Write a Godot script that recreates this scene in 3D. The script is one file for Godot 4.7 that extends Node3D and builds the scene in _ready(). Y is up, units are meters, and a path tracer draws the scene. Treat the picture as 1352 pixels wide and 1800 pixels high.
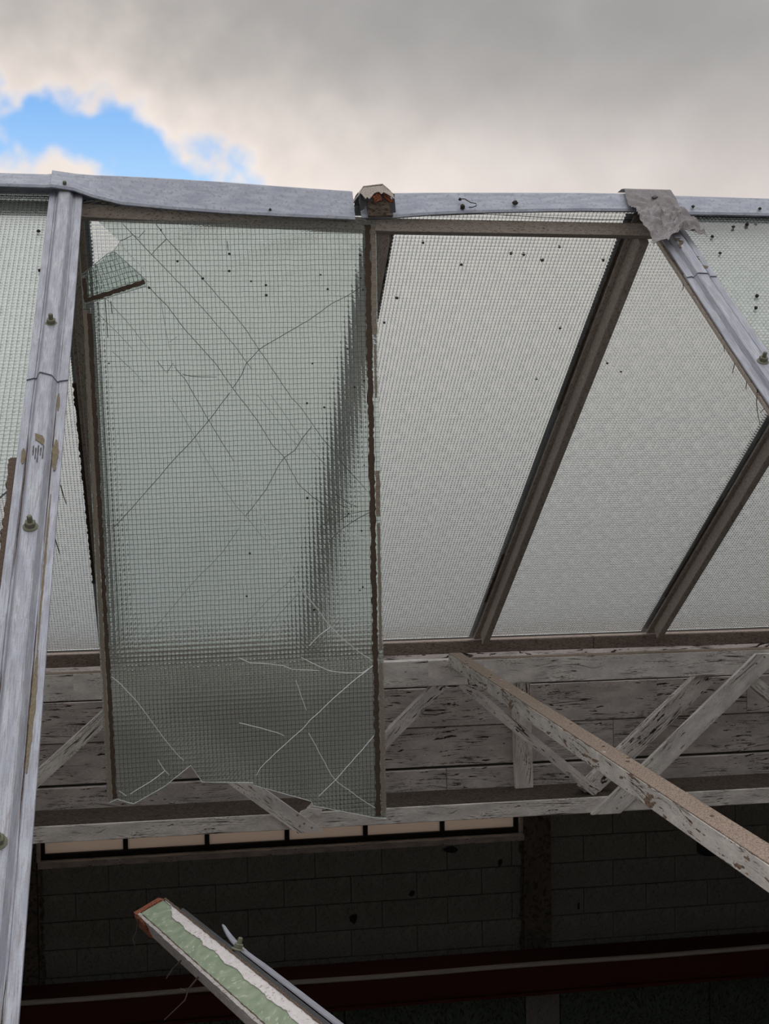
extends Node3D
# A glazed ridge lantern on a flat roof: broken wired-glass panes, painted lattice girders under the far slope, a dark hall below.
# Axes: x runs along the ridge, y is up, z points from the ridge towards the viewer. The ridge of the glass planes lies at y = 0, z = 0.

const PITCH := 0.626573                    # slope of the glass, radians
const BARS = [-1.94, -1.085, -0.235, 0.674, 1.483, 2.335, 3.19, 4.05]
const SLOPE := 2.74                        # length of a slope from ridge to eave
const CELL_U := 0.0122                     # wire spacing across and along a pane
const CELL_V := 0.015

# the hanging pane, millimetres from its top left corner (across, down)
const CRACKS_DARK = [[113,-6,157,42,169,55,204,95,242,136,287,184,323,226,365,274,401,318,440,369,465,407,489,442],
	[205,-6,234,27,249,52,291,98,347,164,391,218,415,245,458,300,502,370,547,439,595,515,626,550,656,596,682,636,725,689,759,734,799,781,828,815],
	[116,58,154,40,170,48,210,7],
	[248,52,218,80,204,96,180,123],
	[190,183,215,213,241,239,292,312,331,357,373,407,402,452,422,482,490,577,535,656,568,691,606,771,650,814,697,850,724,865,756,870,790,864,815,861,857,854],
	[207,399,233,433,251,406,263,427,286,455,311,505,340,560,373,620,416,696,429,732],
	[277,438,303,445,355,448,397,450],
	[422,482,449,444,464,410,502,371,557,339,652,287,720,240,766,218,826,181],
	[413,495,353,570,293,638,249,681,203,732,156,782,116,826,72,871,33,902],
	[652,601,624,634,599,671,568,691,550,714,511,785,479,825,447,862,425,892],
	[719,806,756,835,787,850,818,860],
	[688,805,729,837,759,854,790,864],
	[825,865,783,885,741,911,712,935,677,968],
	[756,872,724,890,710,899,700,889],
	[714,875,686,895,650,918]]
const CRACKS_BRIGHT = [[116,60,129,79,147,101,176,129,185,146,194,163],
	[431,731,450,766,472,818,481,843,507,902,529,952,555,1002,585,1049,608,1095,641,1141,692,1215,735,1262,783,1305,822,1332,855,1350],
	[737,915,764,940,782,923,800,899],
	[775,934,820,956,860,976],
	[692,1219,661,1240,607,1291],
	[600,1309,641,1333,684,1356,737,1366,790,1369,826,1344],
	[411,1300,445,1318,497,1323,544,1332,572,1345,627,1351,682,1356],
	[404,1505,468,1525,520,1544,564,1565],
	[858,1545,826,1569,780,1621,734,1669,698,1709,661,1743,622,1778],
	[831,1342,758,1395,691,1450,650,1488,623,1510,600,1536,564,1565,509,1612,464,1655,438,1699],
	[582,1380,598,1435,618,1500],
	[617,1551,638,1593,663,1646,685,1694,702,1716,742,1749,786,1786,858,1838],
	[1,1314,29,1337,56,1363,102,1421,147,1493,193,1565,216,1597,247,1629],
	[154,1605,173,1641,200,1674],
	[173,1643,131,1673,89,1696,42,1723],
	[34,1697,55,1715,78,1743]]
const CRACKS_FINE = [[69,218,113,269,150,317,188,371,207,399],
	[225,220,230,270,240,338,245,372,251,406],
	[243,345,292,314],
	[43,258,91,309,138,364,147,378],
	[81,370,142,432,183,484],
	[244,507,271,552,303,618,338,693,371,757,420,834,447,865,492,926,525,962],
	[425,900,373,972,339,1007,305,1037,279,1064,237,1112,194,1160,152,1204,101,1265,34,1316],
	[533,504,572,562,617,631,657,680,697,726,737,758,778,794,828,827],
	[493,503,538,564,596,644,629,679],
	[601,1037,561,1079,503,1125,454,1176,414,1209],
	[630,1078,590,1116,536,1171,500,1218,455,1265,411,1298],
	[572,1343,516,1403,457,1458,404,1505,320,1569,252,1629],
	[426,1349,346,1423,261,1504,201,1557,154,1605,90,1657,36,1697],
	[417,1303,375,1327,307,1378,281,1419,259,1448,241,1481]]
const PANE_OUTLINE = [57,0,857,0,856,1849,819,1844,624,1789,619,1774,442,1709,440,1700,285,1687,252,1631,170,1693,75,1742,26,1723,2,1733,-3,1697,-2,1288,0,785,3,274,8,155,87,94,105,76,117,59]
const PANE_SPECKS = [234,27,347,164,426,94,424,143,277,115,69,403,193,189,486,173,529,184,529,213,690,156,710,197,809,100,809,166,815,199,765,372,659,414,784,486,733,502,813,467,640,531,691,544,808,722,633,816,757,868,796,922,455,978,645,1161,787,1107,796,1097,441,1109]

var rng := RandomNumberGenerator.new()
var taken := {}
var M := {}
var far_bars := {}
var near_bars := {}
var far_panes := {}
var near_panes := {}

# ------------------------------------------------------------------ mesh builder
class Builder:
	var v := PackedVector3Array()
	var n := PackedVector3Array()
	var uv := PackedVector2Array()
	func tri(a: Vector3, b: Vector3, c: Vector3, out: Vector3, ua := Vector2.ZERO, ub := Vector2.ZERO, uc := Vector2.ZERO, na = null, nb = null, nc = null) -> void:
		var f := (b - a).cross(c - a)
		if f.length_squared() < 1e-18:
			return
		f = f.normalized()
		if f.dot(out) < 0.0:
			f = -f
			v.append_array([a, b, c]); uv.append_array([ua, ub, uc])
			n.append_array([na if na != null else f, nb if nb != null else f, nc if nc != null else f])
		else:
			v.append_array([a, c, b]); uv.append_array([ua, uc, ub])
			n.append_array([na if na != null else f, nc if nc != null else f, nb if nb != null else f])
	func quad(a: Vector3, b: Vector3, c: Vector3, d: Vector3, out: Vector3, ua := Vector2.ZERO, ub := Vector2.ZERO, uc := Vector2.ZERO, ud := Vector2.ZERO) -> void:
		tri(a, b, c, out, ua, ub, uc)
		tri(a, c, d, out, ua, uc, ud)
	func add_to(m: ArrayMesh) -> void:
		if v.is_empty():
			return
		var arr := []
		arr.resize(Mesh.ARRAY_MAX)
		arr[Mesh.ARRAY_VERTEX] = v
		arr[Mesh.ARRAY_NORMAL] = n
		arr[Mesh.ARRAY_TEX_UV] = uv
		m.add_surface_from_arrays(Mesh.PRIMITIVE_TRIANGLES, arr)
	func mesh() -> ArrayMesh:
		var m := ArrayMesh.new()
		add_to(m)
		return m

# a polygon in the frame's x-y plane pushed along its z from z0 to z1
func prism(b: Builder, poly: PackedVector2Array, t: Transform3D, z0: float, z1: float, off := Vector2.ZERO) -> void:
	var p := poly
	if Geometry2D.is_polygon_clockwise(p):
		p = poly.duplicate()
		p.reverse()
	var along := t.basis.z
	var s := 0.0
	for i in p.size():
		var q := p[(i + 1) % p.size()]
		var o := p[i]
		var e := q - o
		var out := t.basis * Vector3(e.y, -e.x, 0)
		var s2 := s + e.length()
		b.quad(t * Vector3(o.x, o.y, z0), t * Vector3(q.x, q.y, z0), t * Vector3(q.x, q.y, z1), t * Vector3(o.x, o.y, z1), out,
			off + Vector2(z0, s), off + Vector2(z0, s2), off + Vector2(z1, s2), off + Vector2(z1, s))
		s = s2
	var k := Geometry2D.triangulate_polygon(p)
	for i in range(0, k.size(), 3):
		var a := p[k[i]]; var c := p[k[i + 1]]; var d := p[k[i + 2]]
		b.tri(t * Vector3(a.x, a.y, z0), t * Vector3(c.x, c.y, z0), t * Vector3(d.x, d.y, z0), -along, off + a, off + c, off + d)
		b.tri(t * Vector3(a.x, a.y, z1), t * Vector3(c.x, c.y, z1), t * Vector3(d.x, d.y, z1), along, off + a, off + c, off + d)

func rect(w: float, h: float, c := 0.003) -> PackedVector2Array:
	var x := w / 2; var y := h / 2
	return PackedVector2Array([Vector2(-x + c, -y), Vector2(x - c, -y), Vector2(x, -y + c), Vector2(x, y - c), Vector2(x - c, y), Vector2(-x + c, y), Vector2(-x, y - c), Vector2(-x, -y + c)])

func frame_along(a: Vector3, d: Vector3, up: Vector3) -> Transform3D:
	var z := d.normalized()
	var x := up.cross(z).normalized()
	return Transform3D(Basis(x, z.cross(x), z), a)

# a chamfered bar from a to c; w lies across, h along "up"
func bar(a: Vector3, c: Vector3, up: Vector3, w: float, h: float, chamfer := 0.003, off := Vector2.ZERO) -> ArrayMesh:
	var b := Builder.new()
	prism(b, rect(w, h, chamfer), frame_along(a, c - a, up), 0.0, (c - a).length(), off)
	return b.mesh()

func box(at: Vector3, size: Vector3, chamfer := 0.003) -> ArrayMesh:
	return bar(at - Vector3(size.x / 2, 0, 0), at + Vector3(size.x / 2, 0, 0), Vector3.UP, size.z, size.y, chamfer, Vector2(rng.randf() * 3, rng.randf() * 3))

func strip_of(line: PackedVector2Array, thick: float) -> PackedVector2Array:   # an open profile line given a sheet's thickness
	var p := line.duplicate()
	for i in range(line.size() - 1, -1, -1):
		var d := (line[mini(i + 1, line.size() - 1)] - line[maxi(i - 1, 0)]).normalized()
		p.append(line[i] + Vector2(d.y, -d.x) * thick)
	return p

func tube(b: Builder, pts: Array, r0: float, r1: float, sides := 5) -> void:
	var rings := []
	for i in pts.size():
		var d: Vector3 = (pts[mini(i + 1, pts.size() - 1)] - pts[maxi(i - 1, 0)]).normalized()
		var x := d.cross(Vector3(0.31, 0.2, 0.93)).normalized()
		var y := d.cross(x)
		var r := lerpf(r0, r1, float(i) / maxf(1, pts.size() - 1))
		var ring := []
		for k in sides:
			ring.append(pts[i] + (x * cos(TAU * k / sides) + y * sin(TAU * k / sides)) * r)
		rings.append(ring)
	for i in pts.size() - 1:
		for k in sides:
			var j := (k + 1) % sides
			var out: Vector3 = (rings[i][k] + rings[i][j]) * 0.5 - pts[i]
			b.quad(rings[i][k], rings[i][j], rings[i + 1][j], rings[i + 1][k], out)
	for k in range(1, sides - 1):
		b.tri(rings[0][0], rings[0][k], rings[0][k + 1], pts[0] - pts[1])
		var l := pts.size() - 1
		b.tri(rings[l][0], rings[l][k], rings[l][k + 1], pts[l] - pts[l - 1])

# closed loops of the same length joined into a skin, with flat ends
func loft(b: Builder, loops: Array) -> void:
	var u := 0.0
	for i in loops.size() - 1:
		var A: PackedVector3Array = loops[i]
		var C: PackedVector3Array = loops[i + 1]
		var mid := Vector3.ZERO
		for p in A:
			mid += p / A.size()
		var du := (C[0] - A[0]).length()
		var s := 0.0
		var half := A.size() / 2
		for k in A.size():
			var j := (k + 1) % A.size()
			# outward: the loop runs clockwise or not, so compare with the sheet's own partner point
			var partner := A[A.size() - 1 - k]
			var out := (A[k] - partner)
			if k == half - 1 or k == A.size() - 1:
				out = A[k] - mid
			var s2 := s + (A[j] - A[k]).length()
			b.quad(A[k], A[j], C[j], C[k], out, Vector2(u, s), Vector2(u, s2), Vector2(u + du, s2), Vector2(u + du, s))
			s = s2
		u += du
	for e in [0, loops.size() - 1]:
		var L: PackedVector3Array = loops[e]
		var out: Vector3 = L[0] - loops[1][0] if e == 0 else L[0] - loops[e - 1][0]
		for k in L.size() / 2 - 1:
			b.quad(L[k], L[k + 1], L[L.size() - 2 - k], L[L.size() - 1 - k], out)

# a grid of points with a thickness
func sheet(b: Builder, g: Array, thick: float) -> void:
	var rows := g.size()
	var cols: int = g[0].size()
	var nn := []
	for i in rows:
		var line := []
		for j in cols:
			var du: Vector3 = g[i][mini(j + 1, cols - 1)] - g[i][maxi(j - 1, 0)]
			var dv: Vector3 = g[mini(i + 1, rows - 1)][j] - g[maxi(i - 1, 0)][j]
			line.append(du.cross(dv).normalized())
		nn.append(line)
	for i in rows - 1:
		for j in cols - 1:
			for side in [0.0, 1.0]:
				var q := []
				for c in [[i, j], [i, j + 1], [i + 1, j + 1], [i + 1, j]]:
					q.append([g[c[0]][c[1]] - nn[c[0]][c[1]] * thick * side, nn[c[0]][c[1]] * (1.0 if side == 0.0 else -1.0), Vector2(c[1] * 0.01, c[0] * 0.01)])
				var o: Vector3 = q[0][1]
				b.tri(q[0][0], q[1][0], q[2][0], o, q[0][2], q[1][2], q[2][2], q[0][1], q[1][1], q[2][1])
				b.tri(q[0][0], q[2][0], q[3][0], o, q[0][2], q[2][2], q[3][2], q[0][1], q[2][1], q[3][1])
	for j in cols - 1:
		for i in [0, rows - 1]:
			var o: Vector3 = g[i][j] - g[1 if i == 0 else rows - 2][j]
			b.quad(g[i][j], g[i][j + 1], g[i][j + 1] - nn[i][j + 1] * thick, g[i][j] - nn[i][j] * thick, o)
	for i in rows - 1:
		for j in [0, cols - 1]:
			var o: Vector3 = g[i][j] - g[i][1 if j == 0 else cols - 2]
			b.quad(g[i][j], g[i + 1][j], g[i + 1][j] - nn[i + 1][j] * thick, g[i][j] - nn[i][j] * thick, o)

func lathe(b: Builder, prof: Array, t: Transform3D, sides := 12) -> void:
	for i in prof.size() - 1:
		var p: Vector2 = prof[i]
		var q: Vector2 = prof[i + 1]
		for k in sides:
			var a0 := TAU * k / sides; var a1 := TAU * (k + 1) / sides
			var e := q - p
			var am := (a0 + a1) / 2
			var out := t.basis * Vector3(cos(am) * e.y, -e.x, sin(am) * e.y)
			b.quad(t * Vector3(p.x * cos(a0), p.y, p.x * sin(a0)), t * Vector3(p.x * cos(a1), p.y, p.x * sin(a1)), t * Vector3(q.x * cos(a1), q.y, q.x * sin(a1)), t * Vector3(q.x * cos(a0), q.y, q.x * sin(a0)), out)

# ------------------------------------------------------------------ nodes
func numbered(called: String) -> String:
	var k: int = taken.get(called, 0)
	taken[called] = k + 1
	return called if k == 0 else "%s_%03d" % [called, k]

func tag(o: Node3D, label := "", category := "", group := "", kind := "") -> Node3D:
	if label: o.set_meta("label", label)
	if category: o.set_meta("category", category)
	if group: o.set_meta("group", group)
	if kind: o.set_meta("kind", kind)
	return o

func thing(called: String, label: String, category: String, at := Vector3.ZERO, group := "") -> Node3D:
	var o := Node3D.new()
	o.name = numbered(called)
	add_child(o)
	o.position = at
	return tag(o, label, category, group)

func structure(called: String) -> Node3D:
	var o := Node3D.new()
	o.name = called
	add_child(o)
	return tag(o, "", "", "", "structure")

# meshes are built in world coordinates; under a moved parent they are shifted back
func part(called: String, m: Mesh, mats, parent: Node3D) -> MeshInstance3D:
	var o := MeshInstance3D.new()
	o.name = called
	o.mesh = m
	var list: Array = mats if mats is Array else [mats]
	for i in m.get_surface_count():
		o.set_surface_override_material(i, list[mini(i, list.size() - 1)])
	parent.add_child(o, true)
	var base := Vector3.ZERO
	var q: Node = parent
	while q != self:
		base += (q as Node3D).position
		q = q.get_parent()
	o.position = -base
	return o

func solo(called: String, m: Mesh, mats, label: String, category: String, group := "") -> MeshInstance3D:
	var o := part(numbered(called), m, mats, self)
	tag(o, label, category, group)
	return o

# ------------------------------------------------------------------ textures
func noise(sd: int, freq: float, oct := 4) -> FastNoiseLite:
	var f := FastNoiseLite.new()
	f.seed = sd
	f.noise_type = FastNoiseLite.TYPE_SIMPLEX_SMOOTH
	f.frequency = freq
	f.fractal_octaves = oct
	return f

func picture(w: int, h: int, shade: Callable) -> ImageTexture:
	var d := PackedByteArray()
	d.resize(w * h * 3)
	var i := 0
	for y in h:
		for x in w:
			var c: Color = shade.call(x, y)
			d[i] = clampi(int(c.r * 255.0), 0, 255)
			d[i + 1] = clampi(int(c.g * 255.0), 0, 255)
			d[i + 2] = clampi(int(c.b * 255.0), 0, 255)
			i += 3
	return ImageTexture.create_from_image(Image.create_from_data(w, h, false, Image.FORMAT_RGB8, d))

# ring coordinates so that a texture closes on itself along its width
func ring(x: int, w: int, r: float) -> Vector2:
	return Vector2(cos(TAU * x / w), sin(TAU * x / w)) * r

func mat(c: Color, rough := 0.8, metal := 0.0, tex: Texture2D = null, scale := Vector3.ONE, triplanar := false) -> StandardMaterial3D:
	var m := StandardMaterial3D.new()
	m.albedo_color = c
	m.roughness = rough
	m.metallic = metal
	if tex:
		m.albedo_texture = tex
		m.uv1_scale = scale
		if triplanar:
			m.uv1_triplanar = true
			m.uv1_world_triplanar = true
	return m

func relief(m: StandardMaterial3D, tex: Texture2D, cm: float) -> StandardMaterial3D:
	m.heightmap_enabled = true
	m.heightmap_texture = tex
	m.heightmap_scale = cm
	return m

func rgb(r: int, g: int, b: int) -> Color:
	return Color8(r, g, b)

func painted_wood(sd: int, paint: Color, bare: Color, peel: float, worn: float) -> Array:
	var w := 768; var h := 512
	var warp := noise(sd, 0.9, 2); var lines := noise(sd + 1, 1.0, 2); var flake := noise(sd + 2, 1.0, 4); var tone := noise(sd + 3, 1.0, 3); var fine := noise(sd + 5, 1.0, 2)
	var knots := []
	var kr := RandomNumberGenerator.new()
	kr.seed = sd
	for i in 5:
		knots.append(Vector2(kr.randf() * w, kr.randf() * h))
	var hd := PackedByteArray()
	hd.resize(w * h * 3)
	var put := func(x: int, y: int) -> Color:
		var u := float(x) / w * 1.6                      # metres along the grain
		var v := float(y) / h * 0.8
		var bend := 0.0
		for k in knots:
			var dx: float = (x - k.x) / w * 1.6; var dy: float = (y - k.y) / h * 0.8
			bend += 0.030 * signf(dy) * exp(-dx * dx / 0.006 - absf(dy) / 0.05)
		var vv := v + bend + 0.018 * warp.get_noise_2d(u * 1.6, v * 5.0)
		var g := lines.get_noise_2d(u * 2.2, vv * 78.0)
		var line := clampf(1.25 - absf(g) / 0.075, 0.0, 1.0) * clampf(worn + 2.4 * tone.get_noise_2d(u * 3.0 + 9.0, v * 9.0), 0.0, 1.0)
		var f := flake.get_noise_2d(u * 7.0, vv * 52.0) + 0.3 * flake.get_noise_2d(u * 22.0 + 40.0, vv * 90.0) + 0.35 * tone.get_noise_2d(u * 1.7 + 3.0, v * 3.0)
		var gone := clampf((f - peel) / 0.03, 0.0, 1.0)
		var t := 1.0 + 0.13 * tone.get_noise_2d(u * 5.0, v * 12.0) + 0.07 * fine.get_noise_2d(u * 40.0, v * 160.0)
		var c := paint * t
		c = c.lerp(Color(paint.r * 0.26, paint.g * 0.24, paint.b * 0.22), line * 0.92)
		c = c.lerp(bare * (1.0 + 0.5 * fine.get_noise_2d(u * 20.0, v * 200.0)), gone)
		var hh := int(255.0 * clampf(0.85 - 0.5 * line - 0.6 * gone + 0.08 * g, 0.0, 1.0))
		var i := (y * w + x) * 3
		hd[i] = hh; hd[i + 1] = hh; hd[i + 2] = hh
		return c
	var t := picture(w, h, put)
	return [t, ImageTexture.create_from_image(Image.create_from_data(w, h, false, Image.FORMAT_RGB8, hd))]

func wood(sd: int, paint: Color, bare: Color, peel: float, worn: float) -> StandardMaterial3D:
	var a := painted_wood(sd, paint, bare, peel, worn)
	return relief(mat(Color.WHITE, 0.85, 0.0, a[0], Vector3(1 / 1.6, 1 / 0.8, 1)), a[1], 0.14)

func blotched(sd: int, c0: Color, c1: Color, c2: Color, edge: float, size := 256, stretch := 1.0, metres := 1.0, grain := 0.10) -> ImageTexture:
	var a := noise(sd, 1.0, 5); var b := noise(sd + 7, 1.0, 4); var f := noise(sd + 11, 1.0, 2)
	return picture(size, size, func(x: int, y: int) -> Color:
		var r := ring(x, size, 1.0) * metres; var q := ring(y, size, stretch) * metres
		var p := Vector3(r.x * 1.6 + q.x * 0.7, r.y * 1.6 + q.y * 0.7, (q.x - q.y) * 1.3 + r.x * 0.2)
		var k := a.get_noise_3dv(p * 1.6)
		var c := c0.lerp(c1, clampf(0.5 + k * 1.1, 0.0, 1.0))
		c = c.lerp(c2, clampf((b.get_noise_3dv(p * 3.1) - edge) / 0.06, 0.0, 1.0))
		return c * (1.0 + grain * f.get_noise_2d(x * 0.6, y * 0.6)))

func make_materials() -> void:
	# glass: a smooth face and a cast, patterned face; each wire cell is a faint lens
	var tile := 256
	var img := Image.create(tile, tile, false, Image.FORMAT_RF)
	var tilt := []
	for i in 64:
		tilt.append([rng.randf_range(-1, 1), rng.randf_range(-1, 1), rng.randf_range(0.6, 1.3)])
	for y in tile:
		for x in tile:
			var cx := x / 32; var cy := y / 32
			var fx := (x % 32 + 0.5) / 16.0 - 1.0; var fy := (y % 32 + 0.5) / 16.0 - 1.0
			var t: Array = tilt[cy * 8 + cx]
			var edge := (1.0 - fx * fx * absf(fx)) * (1.0 - fy * fy * absf(fy))
			var dome := 1.0 - 0.5 * (fx * fx + fy * fy)
			img.set_pixel(x, y, Color(clampf(0.2 + edge * (0.45 * dome * t[2] + 0.12 + 0.07 * (fx * t[0] + fy * t[1])), 0, 1), 0, 0))
	var bumps := Image.create(tile, tile, false, Image.FORMAT_RGBA8)
	for y in tile:
		for x in tile:
			var k := img.get_pixel(x, y).r
			var dx := img.get_pixel((x + 1) % tile, y).r - k
			var dy := img.get_pixel(x, (y + 1) % tile).r - k
			var nv := Vector3(-dx * 6.0, -dy * 6.0, 1.0).normalized()
			bumps.set_pixel(x, y, Color(nv.x * 0.5 + 0.5, nv.y * 0.5 + 0.5, nv.z * 0.5 + 0.5))
	var bt := ImageTexture.create_from_image(bumps)
	M.glass_front = glass(Color(0.95, 0.99, 0.97, 0.01), 0.05, null, 0.0)
	M.glass_back = glass(Color(0.962, 0.99, 0.974, 0.06), 0.12, bt, 0.27)
	M.glass_back.backlight_enabled = true              # the cast face scatters part of the light that comes through
	M.glass_back.backlight = Color(0.22, 0.22, 0.22).linear_to_srgb()
	M.roof_front = glass(Color(0.97, 0.99, 0.985, 0.06), 0.10, null, 0.0)
	M.roof_back = glass(Color(0.97, 0.99, 0.985, 0.06), 0.22, bt, 0.85)
	M.near_front = glass(Color(0.945, 0.98, 0.966, 0.01), 0.06, null, 0.0)
	M.near_back = glass(Color(0.945, 0.98, 0.966, 0.08), 0.16, bt, 0.35)
	M.wire = mat(rgb(44, 48, 46), 0.6, 0.2)
	M.crack_dark = mat(rgb(70, 76, 70), 0.4)
	M.crack_glint = mat(rgb(246, 250, 248), 0.15)  # near-white puts the sky refracted in the fractures into the colour
	M.crack_fine = mat(rgb(140, 152, 146), 0.3)
	# timber
	M.timber = wood(3, rgb(238, 230, 226), rgb(70, 58, 50), 0.66, 0.26)
	M.timber_worn = wood(17, rgb(222, 213, 209), rgb(54, 45, 40), 0.47, 0.5)
	M.plank = wood(31, rgb(204, 196, 193), rgb(48, 41, 37), 0.54, 0.42)
	M.tie = wood(47, rgb(216, 209, 202), rgb(132, 108, 92), 0.36, 0.5)
	M.bare = mat(Color.WHITE, 0.9, 0.0, blotched(5, rgb(146, 126, 112), rgb(170, 153, 139), rgb(108, 88, 76), 0.16, 256, 1.0, 1.6), Vector3(3, 6, 1))
	M.ledge = mat(Color.WHITE, 0.95, 0.0, blotched(8, rgb(78, 66, 56), rgb(104, 92, 80), rgb(50, 42, 36), 0.2), Vector3(2, 4, 1))
	M.brown_plate = mat(Color.WHITE, 0.85, 0.0, blotched(9, rgb(120, 105, 96), rgb(142, 128, 118), rgb(92, 76, 68), 0.22), Vector3(2, 5, 1))
	# metal
	M.zinc = mat(Color.WHITE, 0.55, 0.25, zinc_picture(), Vector3(2.0, 6.0, 1))
	M.cap = mat(Color.WHITE, 0.55, 0.25, cap_picture(), Vector3(1.2, 8.0, 1))
	M.film = mat(Color.WHITE, 0.8, 0.0, blotched(13, rgb(102, 91, 70), rgb(116, 105, 84), rgb(86, 75, 58), 0.25), Vector3(9, 9, 1))
	M.steel = mat(Color.WHITE, 0.75, 0.1, blotched(15, rgb(164, 153, 143), rgb(184, 174, 164), rgb(120, 94, 80), 0.3, 256, 1.0, 1.4), Vector3(2, 7, 1))
	M.rust = relief(mat(Color.WHITE, 0.95, 0.0, blotched(21, rgb(112, 56, 34), rgb(150, 84, 52), rgb(70, 36, 26), 0.15), Vector3(9, 9, 1)), blotched(22, Color.BLACK, Color.WHITE, Color.GRAY, 0.2), 0.2)
	M.green = mat(Color.WHITE, 0.6, 0.0, blotched(23, rgb(112, 127, 104), rgb(134, 144, 122), rgb(160, 164, 146), 0.36, 256, 1.0, 0.8, 0.02), Vector3(2.5, 5, 1))
	M.white_paint = mat(Color.WHITE, 0.7, 0.0, blotched(25, rgb(188, 182, 181), rgb(200, 195, 195), rgb(150, 138, 130), 0.36, 256, 1.0, 1.0, 0.03), Vector3(3, 5, 1))
	M.grey_paint = mat(Color.WHITE, 0.75, 0.0, blotched(26, rgb(150, 145, 142), rgb(166, 161, 158), rgb(120, 108, 100), 0.3, 256, 1.0, 1.2, 0.03), Vector3(4, 6, 1))
	M.bolt = mat(Color.WHITE, 0.6, 0.3, blotched(27, rgb(84, 84, 70), rgb(112, 112, 92), rgb(60, 50, 42), 0.2), Vector3(20, 20, 1))
	M.dark_iron = mat(rgb(46, 42, 40), 0.7, 0.2)
	M.putty = relief(mat(Color.WHITE, 0.95, 0.0, blotched(29, rgb(82, 67, 55), rgb(106, 90, 76), rgb(60, 48, 40), 0.15, 256, 1.0, 1.6), Vector3(6, 30, 1)), blotched(30, Color.BLACK, Color.WHITE, Color.GRAY, 0.3, 256, 1.0, 2.0), 0.15)
	M.pale_putty = mat(Color.WHITE, 0.9, 0.0, blotched(33, rgb(138, 128, 114), rgb(164, 156, 144), rgb(96, 78, 64), 0.12, 256, 1.0, 2.2), Vector3(5, 40, 1))
	M.tape = mat(Color.WHITE, 0.36, 0.1, blotched(35, rgb(98, 92, 93), rgb(110, 103, 104), rgb(86, 79, 78), 0.3), Vector3(3, 3, 1))
	M.lead = mat(Color.WHITE, 0.65, 0.1, blotched(37, rgb(164, 156, 148), rgb(182, 174, 166), rgb(132, 116, 102), 0.25), Vector3(8, 8, 1))
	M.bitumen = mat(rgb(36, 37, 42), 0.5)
	M.moss = mat(rgb(52, 46, 40), 1.0)
	M.root = mat(rgb(60, 50, 44), 0.95)
	# hall
	M.block = relief(mat(Color.WHITE, 0.95, 0.0, blotched(41, rgb(160, 163, 162), rgb(174, 177, 176), rgb(136, 137, 134), 0.28), Vector3(1.5, 1.5, 1)), blotched(42, Color.BLACK, Color.WHITE, Color.GRAY, 0.2), 0.2)
	M.mortar = mat(rgb(104, 100, 96), 1.0)
	M.concrete = mat(Color.WHITE, 0.95, 0.0, blotched(43, rgb(120, 114, 106), rgb(140, 133, 124), rgb(96, 88, 80), 0.2), Vector3(0.8, 0.8, 1), true)
	M.green_wall = mat(Color.WHITE, 0.85, 0.0, blotched(45, rgb(96, 112, 104), rgb(122, 134, 124), rgb(64, 72, 68), 0.22, 256, 1.0, 1.4), Vector3(0.9, 0.9, 1))
	M.red_steel = mat(rgb(92, 30, 30), 0.7)
	M.lit_flange_edge = mat(rgb(226, 222, 216), 0.5, 0.1)  # pale tone stands for light caught on the flange tip
	M.frosted = mat(rgb(226, 216, 207), 0.6)
	M.frosted.backlight_enabled = true
	M.frosted.backlight = rgb(238, 226, 215)
	M.plaster = mat(Color.WHITE, 0.95, 0.0, blotched(53, rgb(196, 196, 193), rgb(208, 208, 205), rgb(176, 175, 170), 0.25), Vector3(0.6, 0.6, 0.6), true)
	M.roofing = mat(Color.WHITE, 0.95, 0.0, blotched(49, rgb(128, 134, 140), rgb(150, 156, 162), rgb(104, 108, 110), 0.25), Vector3(0.7, 0.7, 0.7), true)
	M.floor = mat(Color.WHITE, 0.9, 0.0, blotched(51, rgb(160, 160, 158), rgb(176, 176, 174), rgb(132, 131, 128), 0.2), Vector3(0.4, 0.4, 0.4), true)

func glass(c: Color, rough: float, bumps: Texture2D, strength: float) -> StandardMaterial3D:
	var m := StandardMaterial3D.new()
	m.albedo_color = c
	m.roughness = rough
	m.transparency = BaseMaterial3D.TRANSPARENCY_ALPHA
	m.refraction_enabled = true
	m.refraction_scale = 0.05
	if bumps:
		m.normal_enabled = true
		m.normal_texture = bumps
		m.normal_scale = strength
		m.uv1_scale = Vector3(1 / 8.0, 1 / 8.0, 1)
	return m

func zinc_picture() -> ImageTexture:
	var a := noise(61, 1.0, 4); var b := noise(62, 1.0, 4); var f := noise(63, 1.0, 2)
	return picture(512, 128, func(x: int, y: int) -> Color:
		var p := Vector2(x / 512.0, y / 128.0)
		var c := rgb(138, 143, 156).lerp(rgb(160, 164, 174), clampf(0.5 + a.get_noise_2d(p.x * 5.0, p.y * 7.0), 0, 1))
		c = c.lerp(rgb(132, 132, 138), clampf((b.get_noise_2d(p.x * 34.0, p.y * 10.0) - 0.25) / 0.15, 0, 0.8))
		return c * (1.0 + 0.06 * f.get_noise_2d(x * 0.5, y * 0.5)))

func cap_picture() -> ImageTexture:
	var a := noise(65, 1.0, 4); var b := noise(66, 1.0, 3); var f := noise(67, 1.0, 2)
	return picture(512, 128, func(x: int, y: int) -> Color:
		var p := Vector2(x / 512.0, y / 128.0)
		var c := rgb(138, 141, 152).lerp(rgb(164, 167, 176), clampf(0.5 + a.get_noise_2d(p.x * 5.0, p.y * 5.0), 0, 1))
		c = c.lerp(rgb(130, 126, 130), clampf((b.get_noise_2d(p.x * 9.0, p.y * 46.0) - 0.12) / 0.25, 0, 0.75))
		return c * (1.0 + 0.07 * f.get_noise_2d(x * 0.25, y * 0.7)))

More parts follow.
